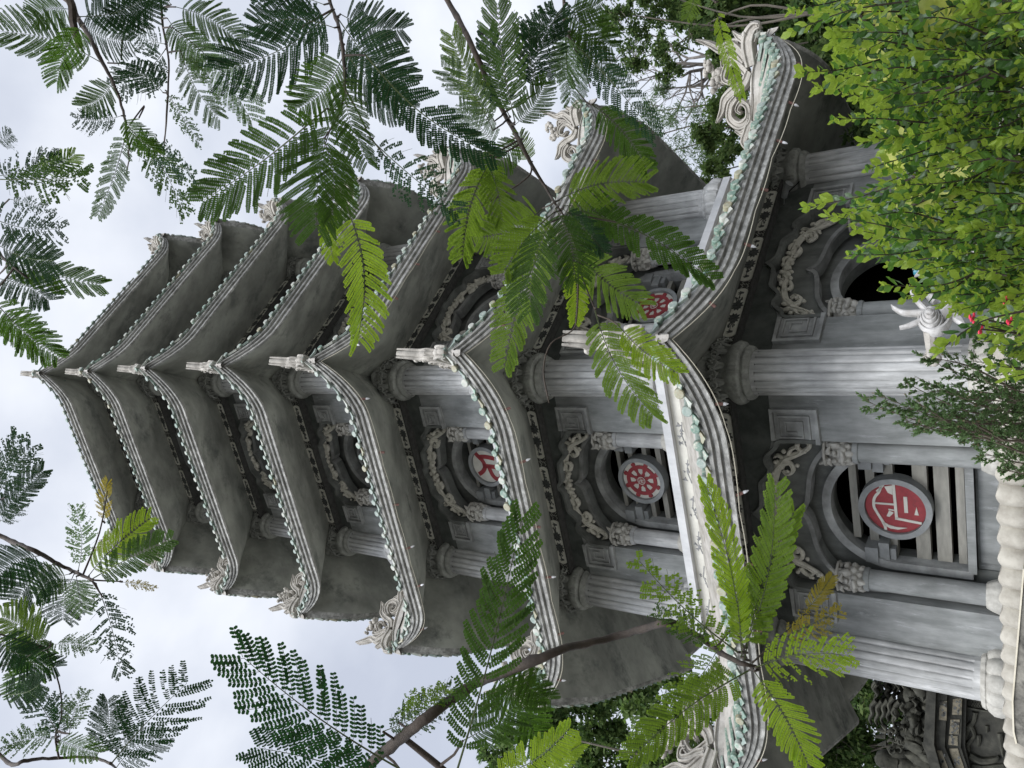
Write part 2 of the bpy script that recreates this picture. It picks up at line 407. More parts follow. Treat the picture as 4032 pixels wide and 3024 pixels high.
        S([(-.33, .46), (-.45, .56), (-.50, .72), (-.58, .88), (-.70, .94), (-.82, 1.05)], [.15, .15, .15, .14, .11, .02], th, T_)
        S([(-.58, .70), (-.66, .80), (-.80, .83), (-.90, .70), (-.85, .56), (-.72, .54), (-.65, .63), (-.72, .71), (-.77, .66)], [.10, .13, .15, .14, .13, .11, .09, .07, .05], th, T_)
        S([(-.58, .46), (-.75, .50), (-.9, .56), (-1.0, .66), (-.95, .78)], [.07, .10, .12, .12, .04], th*.8, T_)
        S([(-.86, .52), (-1.0, .60), (-1.10, .66), (-1.22, .60), (-1.36, .66), (-1.5, .72)], [.14, .16, .14, .1, .08, .02], th, T_)
        S([(-1.0, .56), (-1.2, .54), (-1.4, .58)], [.10, .10, .02], th*.8, T_)
        if k == 6 and c == 0:
            pass
        dob = mb.build('dragon_finial', stone_m, ridge, smooth=60)
        sc_ = [1.1, 1, .97, .93, .9, .88, .86][k]
        piv = Vector((0, -(Er-.1), ZC[k]+.35))
        sv = (sc_*1.15, 1.45, 1.12) if k == 0 else (sc_, sc_, sc_)
        dob.scale = sv; dob.location = Vector([piv[i]*(1-sv[i]) for i in range(3)])
# top spire of the uppermost roof
mb = MB(); mb.lathe([(.5, 0), (.42, .15), (.3, .25), (.38, .45), (.3, .65), (.16, .8), (.2, .95), (.12, 1.1), (.14, 1.3), (.04, 1.7), (.0, 1.9)], 20, cap=False)
mb.build('spire', ridge_m, pagoda, loc=(0, 0, ZC[6]+3.2))

# -- columns
def flute(nf=16):
    def m_(a, z):
        u = (a*nf/(2*pi)) % 1; d = abs(u-.5)
        return 1-.085*exp(-((d)/.10)**2)+.010*cos(2*pi*(u))
    return m_
def lotus_mod(n):
    return lambda a, z: .93+.09*abs(cos(n*a/2))**.6
for k in range(7):
    R = CRAD[k]; z0 = FL[k]; zc0 = FB[k]-.27-(.05 if k == 0 else 0); zt = FB[k]+FH[k]+.10
    # prototypes local to column axis
    sh = MB(); hgt = zc0-z0
    fm = flute()
    sh.lathe([(R, .30), (R, .42)], 128, mod=None, cap=False)
    sh.lathe([(R, .42), (R*1.002, .44), (R, hgt-.12)], 128, mod=lambda a, z: (fm(a, z) if z > .43 else 1), cap=False)
    sh.lathe([(R, hgt-.12), (R, hgt+.1)], 128, cap=False)
    shaft = sh.build('column', col_m, pagoda, smooth=40)
    bs = MB()
    bs.lathe([(R*1.12, 0), (R*1.42, .03), (R*1.52, .12), (R*1.50, .20), (R*1.34, .265), (R*1.22, .28)], 96, mod=lotus_mod(12))
    bs.lathe([(R*1.24, .27), (R*1.28, .29), (R*1.2, .335), (R*1.02, .35)], 72, mod=lambda a, z: 1+.035*cos(20*a))
    base = bs.build('base', pilcap_m if k == 0 else col_m, shaft, smooth=50)
    cp = MB(); H = zt-zc0
    cp.lathe([(R*1.02, -.06), (R*1.14, -.03), (R*1.2, .02), (R*1.12, .06)], 72, mod=lambda a, z: 1+.03*abs(sin(11*a)))
    cp.lathe([(R*1.05, .05), (R*1.36, .09), (R*1.42, .16), (R*1.30, .24), (R*1.12, .31), (R*1.12, H)], 96, mod=lambda a, z: 1+.022*cos(44*a)*(1 if z < .3 else 0))
    for q in range(10):          # fan leaves
        an = 2*pi*q/10+.1
        for lv in range(2):
            a2 = an+lv*pi/10; zb = .22+.13*lv; hh = (H-zb)*(.62 if lv == 0 else .85)
            for rib in (-2, -1, 0, 1, 2):
                pts = []
                for j in range(7):
                    u = j/6; rr = R*(1.14+.42*u**1.7+.04*lv); da = rib*.075*u*(1.2)
                    zz = zb+hh*sin(u*pi*.62)/sin(pi*.5)*(1-.10*abs(rib))
                    pts.append((rr*cos(a2+da), rr*sin(a2+da), zz))
                cp.tube(pts, [.022, .03, .034, .036, .036, .032, .02], 6)
        # volutes
        a3 = an+pi/20
        cen = Vector((R*1.46*cos(a3), R*1.46*sin(a3), H*.62)); tv = Vector((-sin(a3), cos(a3), 0)); zv = Vector((0, 0, 1))
        for sg in (-1, 1):
            pts = []
            for j in range(14):
                th_ = j*.62; rr = .075*(1-j/15)
                pts.append(cen+tv*sg*(.065+rr*cos(th_+2.2)*-1)+zv*(rr*sin(th_+2.2))+Vector((cos(a3), sin(a3), 0))*(.004*j))
            cp.tube(pts, .015, 5)
    cp.lathe([(R*1.1, H*.74), (R*1.62, H*.86), (R*1.66, H*.93), (R*1.5, H)], 64, mod=lambda a, z: 1+.05*cos(10*a))
    capo = cp.build('capital', cap_m, shaft, smooth=50); capo.location = (0, 0, hgt)
    first = (shaft, base, capo)
    for c in range(6):
        a = corner_az(c)
        if c == 0: s_ = shaft
        else:
            s_ = clone(shaft, pagoda); b_ = clone(base, s_); c_ = clone(capo, s_)
        s_.location = (BR[k]*cos(a), BR[k]*sin(a), z0); s_.rotation_euler = (0, 0, a)

# -- walls, windows, friezes
def arc(cx, cz, r, a0, a1, n=24): return [(cx+r*cos(a0+(a1-a0)*i/n), cz+r*sin(a0+(a1-a0)*i/n)) for i in range(n+1)]
def ring(outer, inner): return list(outer)+list(reversed(inner))
def strip(path, w_):
    """closed outline of a ribbon of width w_ along a 2D path"""
    A = []; B = []
    for i, p in enumerate(path):
        a = Vector(path[max(i-1, 0)][:2]); b = Vector(path[min(i+1, len(path)-1)][:2]); t = (b-a).normalized(); n_ = Vector((-t[1], t[0]))
        A.append((p[0]+n_[0]*w_/2, p[1]+n_[1]*w_/2)); B.append((p[0]-n_[0]*w_/2, p[1]-n_[1]*w_/2))
    return A+B[::-1]
def quadribbon(mb, path, w_, p0, p1, T):
    path = list(path)
    A = strip(path, w_); n = len(path)
    for i in range(n-1):
        q = [A[i], A[i+1], A[2*n-2-i], A[2*n-1-i]]
        mb.add([T(x, z, p1) for x, z in q]+[T(x, z, p0) for x, z in q], [(0, 1, 2, 3), (0, 4, 5, 1), (3, 2, 6, 7)]+([(0, 3, 7, 4)] if i == 0 else [])+([(1, 5, 6, 2)] if i == n-2 else []))

def half_ogee(G, zm):
    # from springing behind the pilaster up to the pointed apex (right half)
    return cr2([(1.12*G, zm+.10*G), (1.13*G, zm+.40*G), (1.04*G, zm+.66*G), (.84*G, zm+.86*G), (.60*G, zm+.98*G), (.34*G, zm+1.03*G), (.15*G, zm+1.07*G), (.05*G, zm+1.13*G), (0, zm+1.22*G)], 3)
def half_cloud(G, zb, za):
    # outer cloud-shaped contour (right half)
    return cr2([(1.20*G, za), (1.19*G, zb-.62), (1.08*G, zb-.54), (.96*G, zb-.42), (.86*G, zb-.38), (.72*G, zb-.43), (.60*G, zb-.35), (.50*G, zb-.27), (.30*G, zb-.26), (.14*G, zb-.24), (.05*G, zb-.18), (0, zb-.12)], 3)
def mirror(p): return [(-x, z) for x, z in p]

def medal_char_red(mb, T, p):
    """red disc with white strokes"""
    mb.m = 1; mb.prism(arc(0, 0, 1, 0, 2*pi, 40)[:-1], -.02, p, T)
    mb.m = 2; q = p+.012/.36
    W = .095
    def st(pts, wd=W):
        quadribbon(mb, cr2([(a, b) for a, b in pts], 4), wd, p-.02, q, T)
    st([(.90, .40), (.62, .50), (.45, .62), (.27, .69), (0, .70), (-.20, .62), (-.42, .52), (-.62, .42)])
    st([(-.60, .44), (-.76, .38), (-.92, .36)])
    def ln(a, b, wd=W): quadribbon(mb, [a, b], wd, p-.02, q, T)
    ln((.96, 0), (-.42, -.03)); ln((-.40, .02), (-.52, -.84))
    ln((.16, .02), (.16, .66), .07); ln((-.08, .02), (-.06, .22), .05)
    mb.prism([(.55, .05), (.92, .05), (.86, .30), (.62, .20)], p-.02, q, T)
    mb.prism([(.60, .52), (.90, .30), (.93, .36), (.66, .60)], p-.02, q, T)
    mb.prism([(-.58, .44), (-.70, .24), (-.76, .0), (-.76, -.36), (-.86, -.05), (-.84, .20), (-.72, .40)], p-.02, q, T)
    mb.prism([(-.18, .05), (-.10, .20), (-.34, .30), (-.36, .20)], p-.02, q, T)
    mb.prism([(.50, -.30), (-.14, -.30), (-.14, -.42), (.50, -.42)], p-.02, q, T)
    mb.prism([(.12, -.70), (-.20, -.62), (-.20, -.76)], p-.02, q, T)
def medal_char_white(mb, T, p):
    mb.m = 2; mb.prism(arc(0, 0, 1, 0, 2*pi, 40)[:-1], -.02, p, T)
    mb.m = 1; q = p+.03
    def st(pts, wd):
        quadribbon(mb, cr2(pts, 5), wd, p-.02, q, T)
    st([(.88, .72), (.62, .52), (.34, .26), (.10, .16), (-.05, .16)], .25)
    st([(-.55, .72), (-.40, .46), (-.22, .26), (-.04, .16)], .25)
    st([(.55, .40), (.58, .05), (.56, -.25), (.50, -.62)], .25)
    st([(-.02, .30), (0, -.1), (-.02, -.5), (-.05, -.90)], .25)
    st([(0, -.10), (-.26, -.16), (-.56, -.26), (-.76, -.48), (-.70, -.78), (-.46, -.86)], .25)
def medal_wheel(mb, T, p):
    mb.m = 2; mb.prism(arc(0, 0, 1, 0, 2*pi, 40)[:-1], -.02, p, T)
    mb.m = 1; q = p+.05
    mb.prism(arc(0, 0, .80, 0, 2*pi, 40)[:-1], p-.02, q, T, holes=[arc(0, 0, .62, 0, 2*pi, 40)[:-1][::-1]])
    for i in range(8):
        a = pi/8+i*pi/4; c_, s_ = cos(a), sin(a)
        def rp(x, y): return (x*c_-y*s_, x*s_+y*c_)
        mb.prism([rp(*u) for u in [(.16, -.05), (.28, -.10), (.42, -.05), (.55, -.09), (.64, -.11), (.64, .11), (.55, .09), (.42, .05), (.28, .10), (.16, .05)]], p-.02, q-.006, T)
        mb.prism([rp(*u) for u in [(.78, -.05), (.84, -.11), (.94, -.11), (.98, 0), (.94, .11), (.84, .11), (.78, .05)]], p-.02, q-.003, T)
    mb.prism(arc(0, 0, .22, 0, 2*pi, 24)[:-1], p-.02, q+.02, T)
    mb.m = 2
    mb.prism(arc(0, 0, .205, 0, 2*pi, 24)[:-1], p-.02, q+.035, T, holes=[arc(0, 0, .175, 0, 2*pi, 24)[:-1][::-1]])
    for a in range(4):            # the turned cross carved on the hub
        c_, s_ = cos(a*pi/2), sin(a*pi/2)
        def rp(x, y): return (x*c_-y*s_, x*s_+y*c_)
        mb.prism([rp(*u) for u in [(0, -.014), (.11, -.014), (.11, .10), (.082, .10), (.082, .014), (0, .014)]], p-.02, q+.033+.002*a, T)

def scroll(mb, T, G, zb, flip=1):
    X = lambda x: x*G*flip
    th = .045
    def S(p_, w_, q=0):
        w_ = [v*.78 for v in w_]; mb.stroke([(X(a), zb+b) for a, b in p_], w_, th, T, p0=q, n=8)
        mb.stroke([(X(a), zb+b+.012) for a, b in p_], [max(.006, v*.3) for v in w_], th*.4, T, p0=q+th*.85, n=6)
    S([(.0, -.40), (.14, -.42), (.26, -.47), (.36, -.44), (.46, -.46)], [.13, .15, .12, .13, .10])
    S([(.40, -.46), (.52, -.46), (.66, -.50), (.76, -.58), (.78, -.70), (.68, -.74), (.60, -.66), (.66, -.60)], [.10, .15, .17, .15, .11, .09, .07, .05])
    S([(.70, -.56), (.84, -.64), (.90, -.76), (.96, -.88), (1.03, -.98), (1.10, -1.0), (1.13, -.92)], [.14, .15, .12, .10, .09, .08, .05])
    S([(.92, -.70), (1.0, -.74), (1.04, -.82), (.98, -.88), (.93, -.82)], [.08, .08, .07, .06, .04], .01)
    S([(.56, -.44), (.50, -.38), (.42, -.38)], [.08, .07, .04]); S([(.26, -.42), (.22, -.34), (.14, -.34)], [.09, .08, .04])
    S([(.86, -.62), (.90, -.54), (.86, -.50)], [.08, .07, .04]); S([(.30, -.52), (.40, -.56), (.48, -.54)], [.08, .08, .03])
    for (x, z, r) in [(.08, -.36, .04), (.16, -.44, .06), (.24, -.50, .045), (.34, -.40, .045), (.48, -.50, .04), (.62, -.44, .04), (.80, -.52, .04), (.76, -.80, .035), (.98, -.66, .04), (1.08, -.84, .04), (.0, -.44, .07), (.1, -.5, .04), (1.0, -.94, .035), (.66, -.67, .035)]:
        
        for q3 in range(3): mb.ball(T(X(x)+RND.uniform(-.02, .02), zb+z+RND.uniform(-.02, .02), .02+RND.random()*.02), r*RND.uniform(.5, .9), 7, 5, jit=.2)

def frieze(k, f, W):
    ap = W+.15; T = FT(ap); hw = BR[k]/2-CRAD[k]*.9; z0 = FB[k]; z1 = z0+FH[k]
    mb = MB(); mb.m = 0
    mb.box(-BR[k]/2, BR[k]/2, z0, z1, -.16, 0, T)
    mb.box(-BR[k]/2, BR[k]/2, z0-.035, z0-.002, -.14, .035, T)
    mb.m = 1                                     # key-pattern lines
    L_ = 2*hw; seps = [(-hw, -hw+.30), (-hw+.30+(L_-.60-.44)/3, -hw+.52+(L_-.60-.44)/3), (hw-.52-(L_-.60-.44)/3, hw-.30-(L_-.60-.44)/3), (hw-.30, hw)]
    u = .034
    for (a, b) in seps:
        i = 0
        x = a-.12
        while x < b+.12:
            y = z0
            while y < z1:
                for (dx, dz, ex, ez) in [((0), 0, 2, 2), (2, 2, 3, 1), (1, 1, 0, 2), (3, 1, 4, 2), (0, 2, 1, 3)]:
                    p_ = (x+dx*u*.8, y+dz*u*.8); q_ = (x+ex*u*.8, y+ez*u*.8)
                    if all(a-.05 < v[0] < b+.05 and z0+.012 < v[1] < z1-.012 for v in (p_, q_)):
                        quadribbon(mb, [p_, q_], .011, -.01, .004, T)
                y += u*2.6
            x += u*3.4
    fr = mb.build('frieze', [key_m, keyl_m], pagoda, rz=face_rz(f), smooth=0)
    rr = random.Random(100*k+f)
    h = FH[k]/2; zm = (z0+z1)/2
    for i in range(3):
        xa = seps[i][1]-.03; xb = seps[i+1][0]+.03
        mb = MB(); hh = h-.012
        out_ = arc(xb-hh*.6, zm, 1, 0, 0, 1)[:0]
        for j in range(13):
            an = -pi/2+pi*j/12; out_.append((xb-hh*.7+hh*.7*cos(an), zm+hh*sin(an)))
        for j in range(13):
            an = pi/2+pi*j/12; out_.append((xa+hh*.7+hh*.7*cos(an), zm+hh*sin(an)))
        mb.m = 0; mb.prism(out_, -.01, .010, T)
        mb.m = 1
        def blob(cx, cz, r, n=20, sp_=.28):
            pts = []
            for j in range(n):
                an = 2*pi*j/n; q_ = r*(1+(sp_ if j % 2 else -sp_*.5)*(.7+.6*rr.random()))
                pts.append((cx+q_*cos(an)*1.05, cz+q_*sin(an)*.92))
            mb.prism(pts, .005, .017, T)
        Lp = xb-xa; mid = (xa+xb)/2; r0 = h*(.74 if k < 2 else .62)
        for cx in (mid-Lp*.13, mid+Lp*.13):
            blob(cx, zm+(rr.random()-.5)*.01, r0)
        for sg in (-1, 1):
            for q_ in range(5):
                x0 = mid+sg*(Lp*.13+r0*.8); an = (rr.random()-.5)*1.5
                ln = Lp*.10*(.6+.7*rr.random()); x1 = x0+sg*ln*cos(an); z1_ = zm+ln*sin(an)*.9
                z1_ = max(z0+.03, min(z1-.03, z1_))
                quadribbon(mb, [(x0, zm), ((x0+x1)/2, (zm+z1_)/2+.01), (x1, z1_)], .008, .005, .016, T)
                mb.prism([(x1+sg*.03, z1_), (x1, z1_+.014), (x1-sg*.012, z1_), (x1, z1_-.014)], .005, .0165, T)
            bx = mid+sg*Lp*.40
            mb.prism([(bx-.035, zm+.035), (bx-.008, zm+.012), (bx+.005*sg, zm+.05), (bx+.014, zm+.012), (bx+.04, zm+.03), (bx+.022, zm-.012), (bx+.012, zm-.045), (bx-.012, zm-.045), (bx-.02, zm-.01)], .005, .017, T)
            quadribbon(mb, [(mid+sg*Lp*.22, zm), (mid+sg*Lp*.30, zm+.01), (bx, zm)], .009, .005, .0155, T)
        mb.build('painted_panel', [panel_m, ink_m], fr, smooth=0)

for k in range(7):
    W = BR[k]*C30; hw = BR[k]/2; G = GS[k]; zb = ZR[k]; zm = MEDZ[k]; z0 = FL[k]; fb = FB[k]
    T = FT(W)
    ri = .845*G; ro = .965*G
    sill = z0+(.44 if k == 0 else .12)
    bot = z0-.04
    hog = half_ogee(G, zm); cl0 = half_cloud(G, zb, FRA[k])
    cs = [(x, min(z+(.07 if k else 0), fb+.02)) for x, z in cl0]
    # masonry: plain on the four far faces, pierced on the two near ones
    mb = MB(); lb = MB()
    for f in range(6):
        TR = (lambda f_: (lambda s, z, p: rotz(T(s, z, p), face_rz(f_))))(f)
        rect = [(-hw, z0-.05), (hw, z0-.05), (hw, fb+.05), (-hw, fb+.05)]
        if f in (0, 1):
            hole = [(1.20*G, bot)]+cs+mirror(cs)[::-1][1:]+[(-1.20*G, bot)]
            mb.m = 0; mb.prism(rect, DS-.02, 0, TR, holes=[hole[::-1]])
            og = [(1.12*G, bot)]+hog+mirror(hog)[::-1][1:]+[(-1.12*G, bot)]
            # panel carrying the scroll, pierced by the ogee; then the wall with the round arch
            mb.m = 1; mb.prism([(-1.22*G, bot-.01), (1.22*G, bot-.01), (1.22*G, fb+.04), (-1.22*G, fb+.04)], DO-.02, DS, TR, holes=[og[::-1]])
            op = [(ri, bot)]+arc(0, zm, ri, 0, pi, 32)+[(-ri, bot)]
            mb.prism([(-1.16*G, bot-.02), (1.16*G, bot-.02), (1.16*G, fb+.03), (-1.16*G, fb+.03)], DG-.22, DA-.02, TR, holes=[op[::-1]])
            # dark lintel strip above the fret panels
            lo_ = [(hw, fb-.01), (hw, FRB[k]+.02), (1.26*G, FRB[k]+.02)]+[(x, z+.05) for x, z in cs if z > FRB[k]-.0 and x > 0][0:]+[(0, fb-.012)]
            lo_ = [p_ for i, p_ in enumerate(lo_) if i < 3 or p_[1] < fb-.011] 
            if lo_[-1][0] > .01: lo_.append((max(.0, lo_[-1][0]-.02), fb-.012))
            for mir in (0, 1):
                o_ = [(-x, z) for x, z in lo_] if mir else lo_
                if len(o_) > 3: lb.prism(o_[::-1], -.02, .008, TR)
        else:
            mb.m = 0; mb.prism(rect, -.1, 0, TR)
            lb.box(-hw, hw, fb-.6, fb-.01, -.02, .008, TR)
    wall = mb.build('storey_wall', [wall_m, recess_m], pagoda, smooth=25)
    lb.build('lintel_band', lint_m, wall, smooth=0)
    mb = MB(); mb.lathe([(W-1.0, z0-.1), (W-1.0, fb+.1)], 6, mod=None)  # black core added inside; its colour stands in for interior shade
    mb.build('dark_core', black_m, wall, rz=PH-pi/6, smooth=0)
    for f in (0, 1):
        rz_ = face_rz(f)
        win = empty('window', (0, 0, 0), rz_); win.parent = pagoda
        mb = MB(); quadribbon(mb, [(ro-.06*G, sill)]+arc(0, zm, (ri+ro)/2-.008, 0, pi, 40)+[(-ro+.06*G, sill)], ro-ri, DG, DA+.07, T)
        mb.build('arch_ring', frame_m, win, smooth=30)
        mb = MB(); og = hog+mirror(hog)[::-1][1:]
        quadribbon(mb, [(x*1.03, z+.03) for x, z in og], .065*G, DO-.02, DS+.045, T)
        mb.build('ogee_moulding', mat('dark_trim', (.17, .175, .17), (.26, .265, .26), 4, bump=.08, bscale=15, mottle=2), win, smooth=30)
        mb = MB(); cl = [(x, min(z, fb-.03)) for x, z in cs]; cl = cl+mirror(cl)[::-1][1:]
        quadribbon(mb, cl, .055*G, DS, .05, T)
        mb.build('cloud_moulding', recess_m, win, smooth=30)
        for sg in (-1, 1):
            pb = MB(); cx = sg*1.0*G; r = .145*G; cy = -(W+DP)
            pz0 = z0; ct = PCT[k]
            pb.lathe([(r, pz0+.26), (r, ct)], 24, center=(cx, cy, 0), cap=False)
            pb.lathe([(r*1.12, ct-.07), (r*1.2, ct-.04), (r*1.12, ct)], 24, center=(cx, cy, 0))
            pb.m = 1
            pb.lathe([(r*1.1, pz0), (r*1.5, pz0+.03), (r*1.58, pz0+.12), (r*1.4, pz0+.2), (r*1.15, pz0+.27)], 48, center=(cx, cy, 0), mod=lotus_mod(10))
            # carved beast capital: blocky head, brow, muzzle, curls, horn-like crest
            pb.ball((cx, cy, ct+.15), r*1.2, 16, 10, sc=(1, 1, 1.15))
            rr = random.Random(4)
            for lay, (zz, rr_, nn) in enumerate([(.03, 1.12, 9), (.11, 1.3, 9), (.21, 1.32, 9), (.30, 1.2, 8)]):
                for q_ in range(nn):
                    an = 2*pi*q_/nn+lay*.35
                    pb.ball((cx+.9*r*rr_*cos(an), cy+.9*r*rr_*sin(an), ct+zz+.03*rr.random()), .036+.026*rr.random(), 7, 5, sc=(1, 1, rr.uniform(.7, 1.7)), jit=.3)
            for e_ in (-1, 1):
                pb.ball((cx+e_*.062, cy-r*1.38, ct+.21), .03, 8, 6)
                pb.tube([(cx+e_*.03, cy-r*1.35, ct+.27), (cx+e_*.09, cy-r*1.4, ct+.29), (cx+e_*.15, cy-r*1.2, ct+.26)], [.022, .03, .012], 6)
            pb.tube([(cx-.08, cy-r*1.38, ct+.12), (cx, cy-r*1.55, ct+.10), (cx+.08, cy-r*1.38, ct+.12)], [.025, .04, .025], 6)
            pb.lathe([(r*1.4, ct+.33), (r*1.5, ct+.345), (r*1.5, ct+.36), (r*1.2, ct+.375)], 24, center=(cx, cy, 0), mod=lambda a, z: 1+.05*cos(8*a))
            pb.tube([(cx-sg*.05, cy-.10, ct+.32), (cx-sg*.13, cy-.12, ct+.37), (cx-sg*.17, cy-.10, ct+.44)], [.045, .035, .012], 6)
            pb.build('pilaster', [col_m if k else wall_m, pilcap_m], win, smooth=50)
            bb = MB(); zt = zm+.42*G
            for (x0_, za_, zb_, d_) in [(.62, zt-.17, zt, DA+.10), (.56, zt-.31, zt-.172, DA+.04), (.66, zt-.39, zt-.312, DA-.0)]:
                xs = sorted((sg*.86*G, sg*x0_*G)); bb.box(xs[0], xs[1], za_, zb_, DG-.1, d_, T)
            bb.build('bracket', ringm, win, smooth=0)
            fbm = MB(); A = 1.19*G; B = min(1.66*G, hw-CRAD[k]*1.02); zA = FRA[k]; zB = FRB[k]
            def q(x, z): return (sg*x, z)
            def rib(pts, w_, p1): quadribbon(fbm, [q(*p_) for p_ in pts], w_, -.005, p1, T)
            rib([(A-.02, zA), (B, zA), (B, zB), (A+.02, zB)], .06, .07)
            fbm.box(*sorted((sg*(A+.0), sg*(B-.03))), zA+.03, zB-.03, -.005, .028, T)
            rib([(A+.05, zA+.10), (B-.09, zA+.10), (B-.09, zB-.09), (A+.07, zB-.09), (A+.07, zA+.19), (B-.17, zA+.19), (B-.17, zB-.18), (A+.14, zB-.18), (A+.14, zA+.27)], .032, .058)
            fbm.build('fret_panel', frame_m, win, smooth=0)
        so_ = SCO[k]
        sb = MB(); scroll(sb, FT(W+DS+.07), G, zb+so_, 1); scroll(sb, FT(W+DS+.07), G, zb+so_, -1)
        sb.build('scroll_ornament', cream_m, win, smooth=60)
        if k < 4 and not (k == 0 and f == 1):
            gb = MB()
            if k == 0: bars = [(zm+.50, zm+.60), (zm+.26, zm+.38), (zm+.02, zm+.14), (zm-.40, zm-.22), (zm-.66, zm-.48), (zm-.84, zm-.74)]
            else: bars = [(zm+.42, zm+.49), (zm+.18, zm+.26), (zm-.10, zm-.02), (zm-.36, zm-.27), (zm-.58, zm-.50)]
            for (a, b) in bars:
                d_ = max(abs(a-zm), abs(b-zm)) if b > zm else 0; hx = sqrt(max(ri*ri-d_*d_, .01))
                gb.box(-hx, hx, a, b, DG-.14, DG+.02, T)
            gb.box(-ri, ri, sill-.05, sill+.04, DG-.2, DA if k else DA+.05, T)
            gb.build('window_grille', grille_m, win, smooth=0)
            db = MB(); R = .47 if k == 0 else .43
            Tm = lambda s, z, q_: Vector((s*R*.82, -(W+DM-.05+q_*.36), zm+z*R*.82))
            rt_ = lambda s, z, q_: Vector((s*R, -(W+q_), zm+z*R))
            db.m = 0; db.prism(arc(0, 0, 1, 0, 2*pi, 48)[:-1], DG-.02, DM, rt_, holes=[arc(0, 0, .83, 0, 2*pi, 48)[:-1][::-1]])
            if k == 0: medal_char_red(db, Tm, .0)
            elif k == 2: medal_char_white(db, Tm, .0)
            else: medal_wheel(db, Tm, .0)
            db.build('medallion', [ringm, red_m, white_m], win, smooth=30)
        if k == 0 and f == 0:
            lp = MB(); lp.box(-.84, .84, z0-.02, sill-.055, DG-.1, DA-.04, T); lp.box(-.72, .72, z0+.02, sill-.09, DG-.1, DA+.0, T); lp.box(-.845, .845, sill-.05, sill+.05, DG, DA+.12, T)
            lp.build('sill_panel', wall_m, win, smooth=0)
        frieze(k, f, W)
    for f in (2, 3, 4, 5):
        mb = MB(); Tf = FT(W+.15); mb.box(-hw, hw, FB[k], FB[k]+FH[k], -.16, 0, Tf); mb.build('frieze', key_m, pagoda, rz=face_rz(f), smooth=0)
    # floor slab of the upper storeys with its painted skirt
    if k:
        mb = MB()
        for (ap, za, zb_) in [(W+.40, z0-.13, z0)]:
            r = ap/C30
            mb.lathe([(r, za), (r, zb_)], 6)
        mb.m = 1; r = (W+.30)/C30; mb.lathe([(r, z0-.72), (r, z0-.132)], 6, cap=False)
        slab = mb.build('floor_slab', [slab_m, white_m], pagoda, rz=PH-pi/6, smooth=0)
        for f in (0, 1):
            mb = MB(); T2 = FT(W+.30); rr = random.Random(9*k+f)
            x = -hw+.2
            while x < hw-.2:
                zc_ = z0-.27
                for j in range(9):
                    an = rr.random()*6.28; ln = .018+.035*rr.random(); cx = x+(rr.random()-.5)*.3; cz = zc_+(rr.random()-.5)*.16
                    mb.prism([(cx+ln*cos(an+2*pi*q_/7)*(1 if q_ % 2 else .4), cz+ln*sin(an+2*pi*q_/7)*(1 if q_ % 2 else .4)) for q_ in range(7)], .0, .008, T2)
                quadribbon(mb, [(x-.2, zc_-.02), (x, zc_+.03), (x+.2, zc_-.01)], .012, 0, .007, T2)
                x += .62
            mb.build('floral_skirt', mat('faded_ink', (.16, .165, .17), (.3, .3, .3), 20), slab, rz=face_rz(f)-slab.rotation_euler[2], smooth=0)
#PART2
# ------------------------------------------------------------------ ground
mb = MB(); mb.add([(-400, -400, 0), (400, -400, 0), (400, 400, 0), (-400, 400, 0)], [(0, 1, 2, 3)])
gm = mat('paved_ground', (.12, .115, .10), (.20, .19, .17), 1.4, bump=.3, bscale=8)
tag(mb.build('ground', gm, smooth=0), kind='structure')
# raised terrace the pagoda stands on, with lotus coping
mb = MB()
mb.lathe([(5.6, 0), (5.6, 2.0), (5.72, 2.02), (5.72, 2.12)], 6)
terr = mb.build('terrace', wall_m, rz=PH-pi/6, smooth=0)
tag(terr, 'raised hexagonal grey terrace with lotus petal coping carrying the pagoda', 'terrace')
mb = MB()
for f in range(6):
    ap = 5.72*C30; n = 22; hwid = 5.72/2
    for i in range(n):
        s0 = -hwid+(i+.5)*2*hwid/n
        rows = []
        for j in range(9):
            u = j/8; wd = .134*(1 if u < .45 else max(.06, 1-((u-.45)/.55)**2.2))
            zz = 2.17-.40*u; pr = .02+.13*sin(pi*min(1, .12+.80*u))
            rows.append([rotz((s0+wd*(-1+2*q/8), -(ap+pr*(1-.75*abs(-1+2*q/8)**2.2)), zz+.02*cos(pi*(-1+2*q/8))), face_rz(f)) for q in range(9)])
        mb.grid(rows); mb.add(rows[0]+[rotz((s0+.134, -(ap-.15), 2.15), face_rz(f)), rotz((s0-.134, -(ap-.15), 2.15), face_rz(f))], [tuple(range(11))])
cop = mb.build('coping', mat('cream_coping', (.30, .28, .24), (.44, .42, .365), 5, bump=.2, bscale=30, dirt=(.3, .28, .24), dscale=5, dlo=.58, dhi=.75), terr, smooth=70)
cop.rotation_euler = (0, 0, -terr.rotation_euler[2])
